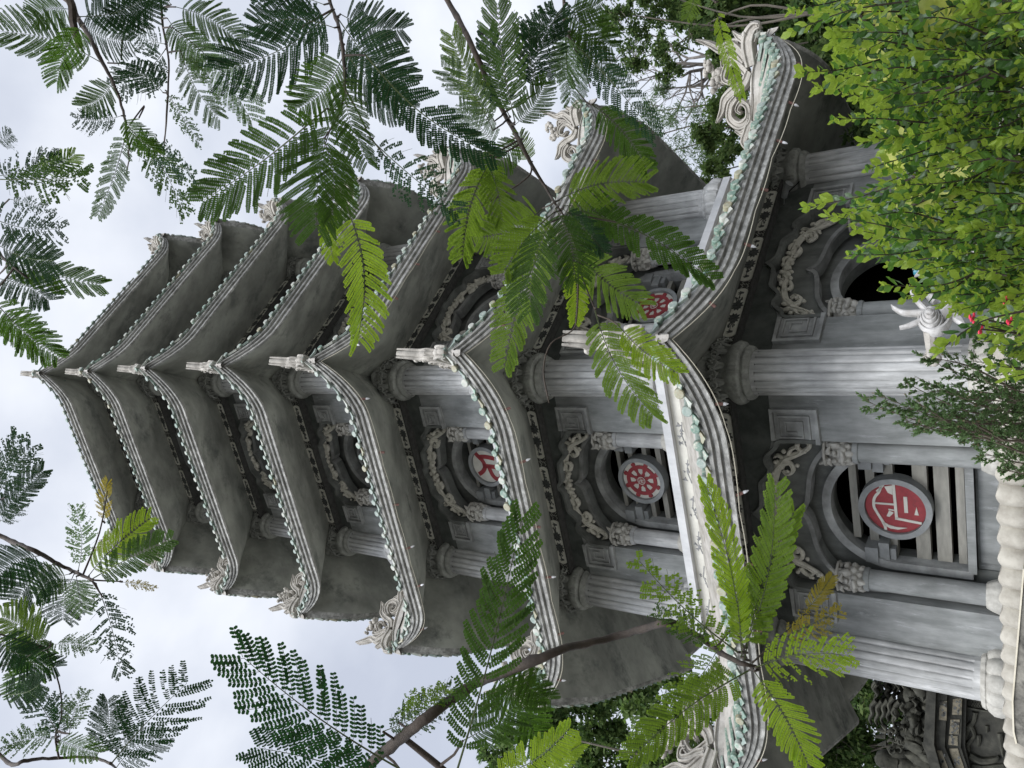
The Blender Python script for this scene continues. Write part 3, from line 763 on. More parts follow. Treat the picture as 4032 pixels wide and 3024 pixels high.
#PART3
# ------------------------------------------------------------------ string lights and lamps on the pagoda
def lip_point(k, f, t, inset=.08, dz=-.03):
    GK[0] = .58 if k < 2 else .65
    al = ER[k]*C30-inset; hw = al*math.tan(pi/6)
    return rotz((t*hw, -al, ZC[k]-RS[k]+RS[k]*g(t)+dz), face_rz(f))
for k, nm in ((0, 'lowest'), (1, 'second'), (2, 'third')):
    e_ = empty('string_light', lip_point(k, 0, 1))
    tag(e_, 'pale cord with pink bulb holders strung under the %s eave of the pagoda' % nm, 'string light', 'string lights under the eaves')
    o0 = Vector(e_.location); rr = random.Random(k+3)
    cd = MB(); pts = []
    for f in (0, 1):
        for i in range(61):
            t = -1+2*i/60; sag = .035*abs(sin(pi*(i % 10)/10))+(.10*sin(pi*(i-30)/30) if (k == 0 and f == 1 and i > 30) else 0)
            pts.append(lip_point(k, f, t, .03, -.035-sag*.6)-o0)
    cd.tube(pts, .006, 4); cd.build('cord', cord_m, e_)
    proto = None
    for f in (0, 1):
        for t in (-.84, -.52, -.22, .10, .42, .74):
            t2 = t+(rr.random()-.5)*.06
            if proto is None:
                b = MB(); b.m = 0; b.lathe([(.0, -.055), (.019, -.055), (.022, .0), (.02, .03), (.0, .03)], 10, cap=False)
                b.m = 1; b.lathe([(.012, .03), (.020, .045), (.019, .07), (.008, .10), (0, .112)], 10, cap=False)
                proto = b.build('bulb', [socket_m, bulb_m], e_); o = proto
                noball = MB(); noball.lathe([(.0, -.055), (.019, -.055), (.022, .0), (.02, .035), (.012, .035), (.012, .02), (0, .02)], 10, cap=False)
                me2 = noball.build('bulb', [socket_m], e_); nomesh = me2.data; bpy.data.objects.remove(me2)
            else:
                o = clone(proto, e_)
                if rr.random() < .6: o.data = nomesh
            o.location = lip_point(k, f, t2, .07, -.06)-o0
            dirn = rotz((rr.uniform(-.3, .3), rr.uniform(.2, .9), -.8), face_rz(f))
            o.rotation_euler = Vector(dirn).to_track_quat('Z', 'Y').to_euler()
def facept(k, f, s, p, z): return rotz((s, -(BR[k]*C30+p), z), face_rz(f))
for (k, f, s_) in ((0, 1, .42), (1, 0, .18), (2, 0, .18), (3, 0, .18), (4, 0, .15)):
    lb = MB(); lb.box(-.33, .33, -.035, .035, -.03, .03); b2 = MB(); b2.tube([(-.28, -.045, -.02), (.28, -.045, -.02)], .014, 8)
    loc = facept(k, f, s_, .36, FB[k]+FH[k]*.72)
    t = empty('tube_lamp', loc, face_rz(f)); lb.build('housing', rust_m, t, smooth=0); b2.build('glass_tube', bulb_m, t)
    tag(t, ['rusty tube lamp over the arched doorway on the viewer\'s right under the lowest eave', 'rusty tube lamp under the second eave above the wheel window', 'dark tube lamp under the third eave of the pagoda', 'dark tube lamp under the fourth eave of the pagoda', 'dark tube lamp under the fifth eave of the pagoda'][k], 'lamp', 'tube lamps under the eaves')
sp = empty('spotlight', facept(0, 1, 1.45, .25, 5.30), face_rz(1)); tag(sp, 'small grey spotlight by the right hand column capital below the lowest eave', 'spotlight')
b = MB(); b.tube([(0, .1, 0), (.03, -.04, -.06), (.05, -.12, -.13)], [.05, .055, .07], 14); b.tube([(0, .12, .0), (0, .3, .05)], .012, 6); b.build('lamp_head', ringm, sp)
b = MB(); b.tube([(.0, .12, .0), (.12, .1, -.05), (.35, .12, -.16), (.55, .15, -.2)], .008, 5); b.build('cable', black_m, sp)

# ------------------------------------------------------------------ foliage materials
def leafm(name, a, b, tr, trans=.45, rough=.75, sc=9, spec=.12): return mat(name, a, b, sc, rough=rough, trans=trans, tcol=tr, spec=spec, lo=.3, hi=.7, mottle=3)
LF = {'dk': leafm('dark_leaf', (.026, .055, .014), (.045, .085, .022), (.095, .20, .018), .46),
      'bl': leafm('blue_green_leaf', (.012, .036, .016), (.024, .058, .024), (.026, .085, .02), .36),  # very dark green puts the shade of backlit silhouettes into the leaf colour
      'md': leafm('mid_green_leaf', (.065, .12, .018), (.11, .17, .03), (.26, .40, .035), .52),
      'lm': leafm('lime_leaf', (.14, .23, .02), (.20, .29, .03), (.45, .62, .035), .6),
      'ft': leafm('pale_feather_leaf', (.06, .10, .05), (.10, .15, .07), (.16, .27, .09), .5),
      'br': leafm('yellowing_leaf', (.16, .15, .03), (.26, .20, .04), (.42, .34, .04), .5)}
twig_m = mat('brown_twig', (.035, .028, .022), (.075, .058, .046), 14, bump=.3, bscale=40, rough=.75)
gtwig_m = mat('green_twig', (.06, .08, .03), (.10, .13, .05), 14, rough=.6)

def frond_mesh(name, ratio, style, seed):
    r = random.Random(seed); V = []; Fc = []; MI = []
    def poly(pts, m):
        b = len(V); V.extend(pts); Fc.append(tuple(range(b, b+len(pts)))); MI.append(m)
    def seg(a, b, w0, w1):
        d = (b-a); n = Vector((-d.y, d.x, 0));
        if n.length < 1e-9: return
        n.normalize()
        poly([a+n*w0, a-n*w0, b-n*w1, b+n*w1], 1)
        zz = Vector((0, 0, 1)); poly([a+zz*w0, a-zz*w0, b-zz*w1, b+zz*w1], 1)
    n = {'dense': 23, 'loose': 19, 'feather': 22, 'coarse': 17}[style]
    ls = {'dense': .0135, 'loose': .017, 'feather': .015, 'coarse': .022}[style]
    lw = {'dense': .95, 'loose': .98, 'feather': .80, 'coarse': .74}[style]
    drop = {'dense': .004, 'loose': .14, 'feather': .04, 'coarse': .04}[style]
    sag = r.uniform(.06, .24); bend = r.uniform(-.09, .09)
    R = lambda x: Vector((x, bend*sin(x*pi), -sag*x*x))
    for i in range(12): seg(R(i/12), R((i+1)/12), .006*(1-.06*i), .006*(1-.06*(i+1)))
    sp_ = .87/(n-1)
    for i in range(n):
        x = .12+.88*i/(n-1)
        sh = min(1, .62+1.3*(x-.1)) * (1-max(0, (x-.55)/.5)**1.8*.55)
        for sd in (-1, 1):
            pl = ratio*sh*r.uniform(.9, 1.06)
            if style == 'loose' and r.random() < .2: pl *= r.uniform(.4, .8)
            if r.random() < (.10 if style in ('loose', 'feather') else .035): continue
            th = radians(76-34*x+r.uniform(-6, 6)); cv = radians(-14*r.uniform(.5, 1.4)); o = R(x)+Vector((r.uniform(-.3, .3)*sp_*.5, 0, 0))
            tw = r.uniform(-.25, .25); m = max(5, int(pl/ls)); prev = o; dz = r.uniform(-.12, .10)
            bare = r.random() < (.4 if style == 'loose' else .03); bstart = r.uniform(.4, .8)
            for j in range(m):
                u = j/m; a = th+cv*u; d = Vector((cos(a), sd*sin(a), dz*(1-u)-.30*u*u)); p = prev+d*ls
                if j % 3 == 2 or j == m-1: pass
                seg(prev, p, .0016, .0013)
                prev = p
                L_ = sp_*(.535 if style == 'dense' else .55)*min(1, .7+2*u)*(1-.5*max(0, (u-.75)/.25)**1.5)*r.uniform(.93, 1.05)
                for s2 in (-1, 1):
                    if r.random() < drop*(1+2*u): continue
                    if bare and u > bstart: continue
                    la = a+s2*radians(64); ld = Vector((cos(la), sd*sin(la), r.uniform(-.12, .12)+.15*s2*tw)); q = Vector((-ld.y, ld.x, 0)).normalized()*ls*lw*.5
                    q.z = r.uniform(-.2, .2)*ls
                    poly([p, p+ld*L_*.2+q, p+ld*L_*.8+q*.95, p+ld*L_, p+ld*L_*.8-q*.95, p+ld*L_*.2-q], 0)
    me = bpy.data.meshes.new(name); me.from_pydata([tuple(v) for v in V], [], Fc)
    me.materials.append(LF['md']); me.materials.append(gtwig_m)
    me.polygons.foreach_set('material_index', MI); me.update(); return me
FM = {}
for st in ('dense', 'loose', 'feather', 'coarse'):
    for ri_, ra in enumerate((.20, .29, .40)):
        for q in range(4 if st == 'dense' else 2): FM[(st, ri_, q)] = (frond_mesh('frond', ra, st, hash((st == 'dense', ri_, q)) % 991+len(st)), ra)

U = 4032/2212.0
BR_R = random.Random(77)
def branch(label, limb, d, fronds, group='poinciana branches reaching in overhead', side=None):
    """limb: [(x,y,radius_px4032)...] in 2212-wide picture units; fronds: (bx,by,tx,ty,hw,col,style)"""
    base = at(limb[0][0]*U, limb[0][1]*U, d)
    t = empty('tree_branch', base); tag(t, label, 'branch', group)
    mb = MB()
    q = cr2([(x, y, r) for x, y, r in limb], 5)
    wob = lambda i: d*(1+.05*sin(i*.35))
    P3 = [at(x*U, y*U, wob(i)) for i, (x, y, r) in enumerate(q)]
    mb.tube([p-base+Vector((BR_R.uniform(-1, 1), BR_R.uniform(-1, 1), BR_R.uniform(-1, 1)))*.0016 for p in P3], [max(r*.84, 1.0)/F*d*(1+.25*max(0, sin(i*1.9+1.3*sin(i*.7)))**6) for i, (x, y, r) in enumerate(q)], 8)
    if side:
        for sd_ in side:
            qq = cr2([(x, y, r) for x, y, r in sd_], 4)
            mb.tube([at(x*U, y*U, d*1.01)-base for x, y, r in qq], [r/F*d for x, y, r in qq], 6)
            P3 += [at(x*U, y*U, d*1.01) for x, y, r in qq]; q = q+qq
    for (bx, by, tx, ty, hw, col, st) in fronds:
        j = min(range(len(q)), key=lambda i: (q[i][0]-bx)**2+(q[i][1]-by)**2)
        dd = d*BR_R.uniform(.93, 1.07)
        a = at(bx*U, by*U, dd)
        gap = math.hypot(q[j][0]-bx, q[j][1]-by)
        if gap < 110:
            m_ = (P3[j]+a)*.5+Vector((0, 0, -.01))
            mb.tube([P3[j]-base, m_-base, a-base], [.0045, .0035, .003], 5)
        ln = math.hypot(tx-bx, ty-by)*U/F*dd
        b = at(tx*U, ty*U, dd+BR_R.uniform(-.3, .3)*ln)
        X = b-a; Ls = X.length; X.normalize()
        view = (CAM-a).normalized()
        Yv = view.cross(X).normalized(); Zv = X.cross(Yv)
        tilt = BR_R.uniform(-.55, .55)
        Yt = Yv*cos(tilt)+Zv*sin(tilt); Zt = X.cross(Yt)
        if BR_R.random() < .5: Yt = -Yt; Zt = -Zt
        hww = hw*U/F*dd/max(.8, cos(tilt)); ratio = hww/Ls*1.08
        ri_ = min(range(3), key=lambda i: abs((.20, .29, .40)[i]-ratio)); qn = BR_R.randint(0, 3) if st == 'dense' else BR_R.randint(0, 1)
        me, ra = FM[(st, ri_, qn)]
        o = bpy.data.objects.new('frond', me); COL.objects.link(o); o.parent = t
        sy = ratio/ra
        Mx = Matrix(((X.x*Ls, Yt.x*Ls*sy, Zt.x*Ls, a.x-base.x), (X.y*Ls, Yt.y*Ls*sy, Zt.y*Ls, a.y-base.y), (X.z*Ls, Yt.z*Ls*sy, Zt.z*Ls, a.z-base.z), (0, 0, 0, 1)))
        o.matrix_basis = Mx
        o.material_slots[0].link = 'OBJECT'; o.material_slots[0].material = LF[col]
    mb.build('limb', twig_m, t, smooth=60)
    return t
D, Lo, Fe, Co = 'dense', 'loose', 'feather', 'coarse'
branch('dark poinciana branch with cut stub at the upper left corner of the photo', [(130, -60, 14), (163, 30, 13), (188, 70, 10), (215, 125, 9), (245, 180, 7), (266, 240, 6), (276, 300, 4), (278, 345, 3), (273, 380, 2)], 3.0, [
    (215, 133, 24, 73, 62, 'dk', D), (172, 36, 330, -15, 62, 'bl', D), (170, 45, 262, 92, 50, 'bl', D), (245, 175, 172, 235, 42, 'dk', D), (262, 250, 176, 262, 36, 'bl', Lo), (150, 20, 75, 40, 46, 'dk', D),
    (275, 278, 208, 464, 32, 'ft', Fe), (278, 275, 405, 455, 44, 'dk', Lo), (280, 285, 432, 372, 36, 'bl', Lo), (266, 250, 335, 330, 34, 'dk', D), (180, 50, 120, 170, 40, 'dk', D), (335, 0, 240, 30, 40, 'bl', D)],
    side=[[(95, -30, 17), (150, 0, 17), (158, 50, 16), (172, 100, 15)]])
branch('long thin twig hanging between poinciana leaves near the upper left', [(345, -40, 6), (352, 60, 5), (364, 130, 4), (360, 250, 4), (356, 300, 3), (350, 370, 2)], 3.3, [
    (357, 107, 262, 190, 56, 'bl', Lo), (356, 95, 285, 62, 44, 'bl', Lo), (352, 200, 268, 140, 44, 'bl', D), (374, 60, 540, 228, 52, 'ft', Fe), (380, 15, 500, 80, 46, 'dk', D), (390, 110, 478, 255, 42, 'dk', Fe), (362, 40, 450, 120, 48, 'dk', D), (357, 195, 425, 305, 22, 'dk', Lo), (370, 10, 300, -30, 40, 'bl', D)],
    side=[[(262, 130, 3), (270, 70, 4), (322, 10, 4)], [(232, 136, 3), (262, 137, 3)], [(280, 270, 3), (312, 228, 3), (300, 255, 3)]])
branch('poinciana branch with dense dark fronds above the roof corners', [(700, -40, 8), (714, 8, 8), (732, 60, 8), (742, 120, 8), (744, 190, 7), (735, 240, 5)], 2.7, [
    (720, 22, 505, 142, 92, 'bl', D), (722, 60, 560, 50, 60, 'bl', D), (705, 235, 415, 432, 84, 'dk', D), (735, 225, 700, 490, 92, 'dk', D), (742, 120, 640, 235, 70, 'dk', D), (730, 40, 885, 165, 86, 'bl', D), (735, 30, 870, 60, 60, 'bl', D),
    (790, 120, 1058, 348, 58, 'bl', D), (800, 300, 962, 448, 62, 'bl', Lo), (712, 450, 718, 560, 26, 'lm', D), (748, 445, 808, 720, 58, 'lm', D), (700, 300, 715, 470, 60, 'dk', D), (740, 100, 860, 230, 64, 'bl', D), (745, 150, 780, 330, 50, 'dk', D), (700, 10, 560, -20, 50, 'bl', Lo)],
    side=[[(744, 190, 5), (775, 245, 4), (803, 300, 3), (870, 385, 3)], [(716, 22, 5), (640, 65, 4)]])
branch('long brown poinciana branch crossing the sky toward the right hand eaves', [(940, -60, 13), (966, 0, 13), (1000, 60, 13), (1038, 139, 12), (1065, 200, 12), (1103, 269, 11), (1125, 310, 10), (1145, 350, 9), (1172, 395, 7), (1197, 437, 6)], 2.9, [
    (1068, 262, 998, 80, 44, 'md', D), (1065, 282, 958, 150, 48, 'ft', Fe), (1072, 320, 1000, 240, 46, 'ft', Fe), (1112, 262, 1098, 18, 56, 'dk', D), (1100, 250, 1045, 60, 46, 'bl', D), (1150, 205, 1200, 25, 64, 'bl', D), (1160, 200, 1150, 60, 60, 'bl', Lo),
    (1145, 350, 1128, 288, 30, 'md', D), (1112, 270, 1175, 180, 40, 'dk', D), (1130, 300, 1060, 390, 44, 'dk', D), (1209, 430, 1382, 385, 60, 'md', D), (1172, 450, 1042, 512, 66, 'md', D), (1060, 345, 985, 545, 50, 'md', D), (1050, 340, 1075, 480, 44, 'md', D), (1190, 500, 1105, 785, 58, 'md', D), (1190, 480, 1135, 660, 60, 'dk', D),
    (1230, 545, 1243, 695, 32, 'lm', D), (1240, 540, 1388, 642, 56, 'md', D), (1255, 455, 1540, 600, 50, 'dk', D), (1215, 450, 1300, 545, 34, 'bl', D), (1285, 670, 1390, 912, 60, 'md', D), (1335, 702, 1462, 805, 46, 'lm', D), (1215, 445, 1330, 480, 60, 'dk', D), (1200, 450, 1240, 600, 56, 'dk', D), (1195, 460, 1090, 600, 56, 'md', D)],
    side=[[(1197, 437, 5), (1225, 480, 4), (1250, 560, 4), (1258, 600, 4), (1290, 680, 3)], [(1250, 560, 4), (1246, 680, 4), (1235, 715, 3), (1190, 742, 3), (1174, 800, 3), (1186, 870, 3)], [(1145, 350, 4), (1146, 375, 4), (1110, 405, 3), (1030, 450, 3)], [(1225, 460, 4), (1330, 480, 3)], [(1035, 75, 3), (1100, 52, 2)]])
branch('poinciana branch with feathery fronds at the top edge right of centre', [(1225, -40, 8), (1218, 10, 7), (1222, 60, 6), (1240, 100, 5), (1262, 150, 4), (1275, 190, 3)], 3.2, [
    (1222, 5, 1325, 98, 56, 'dk', D), (1232, 15, 1300, 10, 40, 'dk', D), (1238, 90, 1395, 292, 44, 'bl', Fe), (1278, 225, 1406, 358, 46, 'dk', D), (1225, 50, 1235, 200, 44, 'ft', Fe), (1215, 20, 1130, 95, 52, 'bl', Lo), (1230, 70, 1210, 180, 44, 'ft', Fe), (1232, 40, 1330, 150, 40, 'dk', D)],
    side=[[(1222, 60, 4), (1228, 160, 3), (1262, 215, 3), (1276, 226, 3)]])
branch('single lime frond dipping in from the top edge above the dragon ridge', [(1490, -60, 5), (1520, -20, 4), (1545, 5, 4)], 2.8, [(1545, 5, 1608, 200, 20, 'lm', D), (1500, -20, 1480, 35, 24, 'md', D)])
branch('stout brown poinciana branch sweeping across the lower left eaves', [(760, 1720, 28), (800, 1650, 26), (870, 1592, 25), (935, 1540, 24), (1005, 1490, 24), (1050, 1467, 22), (1150, 1428, 22), (1225, 1400, 19), (1320, 1378, 17), (1400, 1355, 17), (1442, 1346, 18), (1500, 1370, 15), (1545, 1402, 14), (1590, 1428, 12), (1632, 1440, 7)], 1.9, [
    (1605, 1400, 1522, 1045, 36, 'lm', D), (1600, 1420, 1692, 1050, 50, 'md', D), (1608, 1425, 1722, 1110, 50, 'md', D), (1594, 1409, 1391, 1225, 58, 'md', Lo), (1602, 1410, 1582, 1230, 30, 'lm', D), (1740, 1320, 1792, 1245, 22, 'br', D), (1690, 1380, 1800, 1330, 40, 'br', Lo),
    (1632, 1442, 1825, 1402, 66, 'lm', Lo), (1629, 1450, 1738, 1660, 52, 'lm', D), (1618, 1448, 1385, 1655, 56, 'md', D), (1555, 1395, 1462, 1500, 62, 'md', Lo), (985, 1672, 1122, 1145, 74, 'dk', D), (1120, 1440, 1182, 1510, 48, 'dk', D), (1060, 1455, 1165, 1600, 70, 'dk', D), (1000, 1600, 1140, 1480, 66, 'dk', D),
    (862, 1660, 515, 1440, 96, 'bl', Co), (827, 1580, 962, 1488, 46, 'dk', Lo), (860, 1560, 960, 1470, 40, 'md', Lo), (1060, 1680, 1235, 1570, 48, 'lm', D), (1190, 1680, 1260, 1600, 30, 'lm', D), (820, 1690, 560, 1600, 80, 'bl', Co), (1540, 1395, 1420, 1330, 40, 'dk', Lo)],
    side=[[(1545, 1402, 5), (1580, 1362, 5), (1600, 1385, 5), (1612, 1425, 5)], [(1625, 1432, 4), (1700, 1362, 3), (1750, 1315, 3)], [(870, 1592, 12), (930, 1640, 14), (960, 1665, 14)]])
branch('poinciana branch ending in a spray of leaves at the lower left of the sky', [(-60, 1130, 11), (0, 1158, 11), (45, 1178, 11), (85, 1195, 10), (125, 1218, 9), (163, 1236, 8), (198, 1253, 6)], 2.8, [
    (169, 1232, 166, 1100, 34, 'ft', Lo), (226, 1130, 236, 1040, 18, 'br', Fe), (192, 1243, 305, 1128, 42, 'lm', D), (200, 1250, 375, 1162, 42, 'dk', D), (208, 1262, 275, 1428, 46, 'bl', Lo), (262, 1257, 343, 1268, 12, 'br', Lo), (160, 1240, 138, 1335, 56, 'bl', Fe), (120, 1216, 30, 1310, 66, 'bl', D), (150, 1240, 60, 1290, 50, 'dk', D), (90, 1200, -10, 1250, 60, 'bl', D), (165, 1245, 180, 1320, 40, 'ft', Fe)],
    side=[[(180, 1240, 4), (215, 1150, 3), (232, 1060, 2)], [(198, 1253, 4), (235, 1255, 3), (265, 1256, 3)], [(196, 1250, 4), (222, 1290, 3)]])
branch('tangled poinciana twigs filling the lower left corner', [(-40, 1600, 9), (0, 1632, 9), (27, 1652, 9), (60, 1642, 8), (118, 1638, 7), (196, 1636, 6), (240, 1650, 6)], 2.6, [
    (90, 1400, -10, 1335, 56, 'md', D), (110, 1385, 55, 1505, 50, 'dk', D), (110, 1392, 196, 1402, 32, 'dk', Lo), (128, 1590, 60, 1475, 42, 'bl', Lo), (125, 1597, 6, 1602, 40, 'dk', Lo), (120, 1595, 205, 1638, 34, 'dk', Fe), (240, 1650, 402, 1490, 88, 'bl', Co), (150, 1585, 190, 1488, 32, 'ft', Lo), (205, 1640, 240, 1495, 46, 'bl', Fe), (0, 1440, 110, 1380, 60, 'dk', D), (0, 1500, 105, 1470, 46, 'bl', D), (250, 1660, 350, 1590, 56, 'bl', Co), (20, 1400, 120, 1440, 44, 'bl', D), (0, 1370, 60, 1420, 50, 'bl', D), (130, 1600, 120, 1520, 40, 'bl', Lo)],
    side=[[(128, 1640, 4), (120, 1590, 4), (133, 1545, 3), (128, 1480, 3), (100, 1400, 3)]])
branch('dark poinciana sprays hanging in from the left edge of the photo', [(-60, 480, 8), (-20, 520, 7), (10, 560, 6), (60, 600, 4)], 3.1, [
    (-10, 387, 215, 402, 58, 'dk', Lo), (-10, 380, 120, 350, 46, 'bl', Lo), (80, 370, 158, 325, 30, 'md', D), (20, 430, 105, 455, 20, 'bl', Lo), (-10, 555, 205, 602, 46, 'dk', D), (-20, 470, 115, 500, 60, 'bl', Lo), (-20, 640, 122, 775, 52, 'dk', D), (-20, 520, 130, 560, 60, 'bl', D), (-10, 600, 110, 660, 56, 'bl', D), (-10, 690, 90, 740, 46, 'dk', D), (-10, 300, 25, 290, 30, 'bl', Lo)])
branch('pair of poinciana fronds at mid height on the left edge', [(-60, 1090, 6), (-20, 1085, 5), (10, 1075, 4)], 2.9, [(-10, 1080, 82, 962, 52, 'bl', Lo), (-10, 1125, 110, 1018, 36, 'bl', D), (-20, 1060, 60, 940, 40, 'bl', Lo), (-5, 1130, 40, 1080, 30, 'bl', Lo)])

# ------------------------------------------------------------------ leafy shrub, vine, juniper
class LV:
    """fast leaf collector; folded ovate leaves"""
    def __init__(s): s.v = []; s.f = []; s.m = []
    def leaf(s, p, d, n, L_, W_, mi, cup=.15):
        d = d.normalized(); x = d.cross(n)
        if x.length < 1e-6: x = d.orthogonal()
        x.normalize(); n = x.cross(d)
        b = len(s.v); c = -n*(W_*cup)
        s.v += [p, p+d*L_*.5+c, p+d*L_+n*L_*.02, p+d*L_*.28+x*W_*.42, p+d*L_*.66+x*W_*.5, p+d*L_*.28-x*W_*.42, p+d*L_*.66-x*W_*.5]
        s.f += [(b, b+1, b+2, b+4, b+3), (b, b+5, b+6, b+2, b+1)]; s.m += [mi, mi]
    def quad(s, p, d, x, L_, W_, mi):
        b = len(s.v); s.v += [p, p+d*L_*.5+x*W_*.5, p+d*L_, p+d*L_*.5-x*W_*.5]; s.f.append((b, b+1, b+2, b+3)); s.m.append(mi)
    def build(s, name, mats, parent, off, smooth=False):
        me = bpy.data.meshes.new(name); me.from_pydata([tuple(q-off) for q in s.v], [], s.f)
        for m_ in mats: me.materials.append(m_)
        me.polygons.foreach_set('material_index', s.m)
        if smooth: me.polygons.foreach_set('use_smooth', [True]*len(s.f))
        me.update(); o = bpy.data.objects.new(name, me); COL.objects.link(o); o.parent = parent; return o
def rv(r): 
    while True:
        v = Vector((r.uniform(-1, 1), r.uniform(-1, 1), r.uniform(-1, 1)))
        if .05 < v.length < 1: return v.normalized()
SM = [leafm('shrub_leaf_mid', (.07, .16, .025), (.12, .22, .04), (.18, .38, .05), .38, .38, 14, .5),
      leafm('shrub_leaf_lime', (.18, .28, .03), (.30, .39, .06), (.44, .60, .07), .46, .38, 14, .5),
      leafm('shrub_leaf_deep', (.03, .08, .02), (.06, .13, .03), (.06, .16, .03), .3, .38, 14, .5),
      leafm('shrub_leaf_highlight', (.17, .25, .16), (.24, .32, .21), (.14, .26, .08), .2, .32, 14, .6)]  # grey-green leaves carry the shrub's glossy highlights in their colour
BND = [(-100, 3060), (0, 3080), (125, 3122), (200, 3230), (280, 3150), (345, 3200), (400, 3330), (470, 3274), (560, 3390), (640, 3420), (740, 3400), (815, 3172), (870, 3330), (1003, 3340), (1060, 3450), (1124, 3490), (1180, 3610), (1250, 3720), (1330, 3800), (1420, 3900), (1500, 3990), (1600, 4050)]
def bnd(y):
    for (a, b), (c, d_) in zip(BND, BND[1:]):
        if a <= y <= c: return b+(d_-b)*(y-a)/(c-a)
    return 4100
r = random.Random(5)
shrub = empty('leafy_shrub', at(4400, 400, 3.3)); so_ = Vector(shrub.location)
tag(shrub, 'bright green glossy leafed shrub rising in the lower right in front of the pagoda', 'shrub')
lv = LV(); st = MB()
tips = [(125, 3120, 2.9), (285, 3152, 2.9), (350, 3215, 3.0), (470, 3278, 2.9), (560, 3400, 3), (666, 3415, 2.8), (740, 3440, 3), (815, 3172, 2.8), (850, 3260, 2.8), (905, 3370, 2.9), (1003, 3338, 2.8), (1124, 3478, 2.7), (1168, 3562, 2.7), (40, 3110, 3.1), (1381, 3700, 2.5), (1440, 3900, 2.4), (1490, 3960, 2.4)]
for i in range(330):
    y = r.uniform(-80, 1230) if i < 300 else r.uniform(1100, 1480)
    y2 = y; b_ = bnd(y2); x = b_+40+(4050-b_)*r.random()**.9
    tips.append((y2, x, r.uniform(2.7, 4.2)))
for (y, x, d) in tips:
    ln = r.uniform(260, 480); yb = y+r.uniform(-160, 60)
    p1 = at(x, y, d); p0 = at(x+ln, yb, d+r.uniform(-.1, .35)); pm = (p0+p1)*.5+rv(r)*.04+Vector((0, 0, -.02))
    pts = cr2([tuple(p0), tuple(pm), tuple(p1)], 8)
    st.tube([Vector(q)-so_ for q in pts], [.0042-.0002*i for i in range(len(pts))], 5)
    n_ = 30; tipc = r.choices([0, 1], [2, 2])[0]
    for j in range(n_):
        u = (j/n_)**.8; k_ = u*(len(pts)-1); i0 = min(int(k_), len(pts)-2); p = Vector(pts[i0]).lerp(Vector(pts[i0+1]), k_-i0)
        ax = (Vector(pts[i0+1])-Vector(pts[i0])).normalized()
        sd = ax.orthogonal().normalized(); sd.rotate(Matrix.Rotation(j*2.4+r.random(), 3, ax))
        dr = (ax*(.55+.7*u)+sd*(1-.35*u)+Vector((0, 0, .1))).normalized()
        nrm = (Vector((0, 0, 1))+rv(r)*.6).normalized()
        sz = (.034+.032*r.random()**1.5)*(1-.35*max(0, u-.75)*4*.6)*(d/3.0)**.3
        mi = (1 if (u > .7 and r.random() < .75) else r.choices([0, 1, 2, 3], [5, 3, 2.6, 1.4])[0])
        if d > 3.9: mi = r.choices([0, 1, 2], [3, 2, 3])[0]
        lv.leaf(p+dr*.006, dr, nrm, sz, sz*r.uniform(.5, .64), mi, r.uniform(.05, .3))
# deeper inner leaves, mostly dark coloured to paint in the shade between stems
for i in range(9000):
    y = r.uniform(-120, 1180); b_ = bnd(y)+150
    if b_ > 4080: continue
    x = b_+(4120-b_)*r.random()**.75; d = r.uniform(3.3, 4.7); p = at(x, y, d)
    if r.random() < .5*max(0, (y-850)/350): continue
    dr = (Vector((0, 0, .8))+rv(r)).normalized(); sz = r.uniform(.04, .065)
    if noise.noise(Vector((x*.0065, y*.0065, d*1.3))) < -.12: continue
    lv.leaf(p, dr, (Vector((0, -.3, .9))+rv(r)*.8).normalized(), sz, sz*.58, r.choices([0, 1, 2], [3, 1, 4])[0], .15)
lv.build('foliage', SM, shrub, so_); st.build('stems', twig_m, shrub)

vm = leafm('variegated_leaf', (.34, .40, .05), (.62, .62, .16), (.55, .62, .10), .4, .4, 22, .5)
vine = empty('climbing_vine', at(4150, 100, 3.9)); vo = Vector(vine.location); tag(vine, 'yellow variegated large leafed vine glowing behind the green shrub', 'vine')
lv = LV(); r = random.Random(8); st = MB(); prev = None
for (cx, cy) in [(800, 90), (940, 150), (1110, 130), (1240, 180), (480, 60), (500, 330), (720, 980), (860, 880), (740, 1040), (690, 820), (620, 720), (900, 60), (1040, 60), (780, 1060), (840, 180), (560, 130), (1180, 60), (660, 760), (880, 930)]:
    p = at(3000+cx/1.276, cy/1.276, 3.7+r.uniform(-.35, .3)); L_ = r.uniform(.13, .19); dr = (Vector((r.uniform(-.6, .6), -.3, r.uniform(-.2, -.9)))).normalized()
    for q in range(1):
        # broad heart shaped leaf from four lobed facets
        nrm = (CAM-p+rv(r)*1.2).normalized(); x = dr.cross(nrm).normalized(); b = len(lv.v)
        ring_ = [(0, 0), (.32, -.16), (.55, .02), (.60, .34), (.42, .66), (0, 1.0), (-.42, .66), (-.60, .34), (-.55, .02), (-.32, -.16)]
        lv.v += [p+x*a_*L_*.9+dr*b_*L_+nrm*(-.05*abs(a_)+.03*sin(7*b_))*L_*2 for a_, b_ in ring_]+[p+dr*L_*.45-nrm*L_*.10]
        for j in range(10): lv.f.append((b+j, b+(j+1) % 10, b+10)); lv.m.append(0)
    if prev is not None and (p-prev).length < 1.2: st.tube([prev-vo, (p+prev)/2+Vector((0, .05, -.08))-vo, p-vo], .008, 5)
    prev = p
lv.build('leaves', [vm], vine, vo, True); st.build('stem', twig_m, vine)

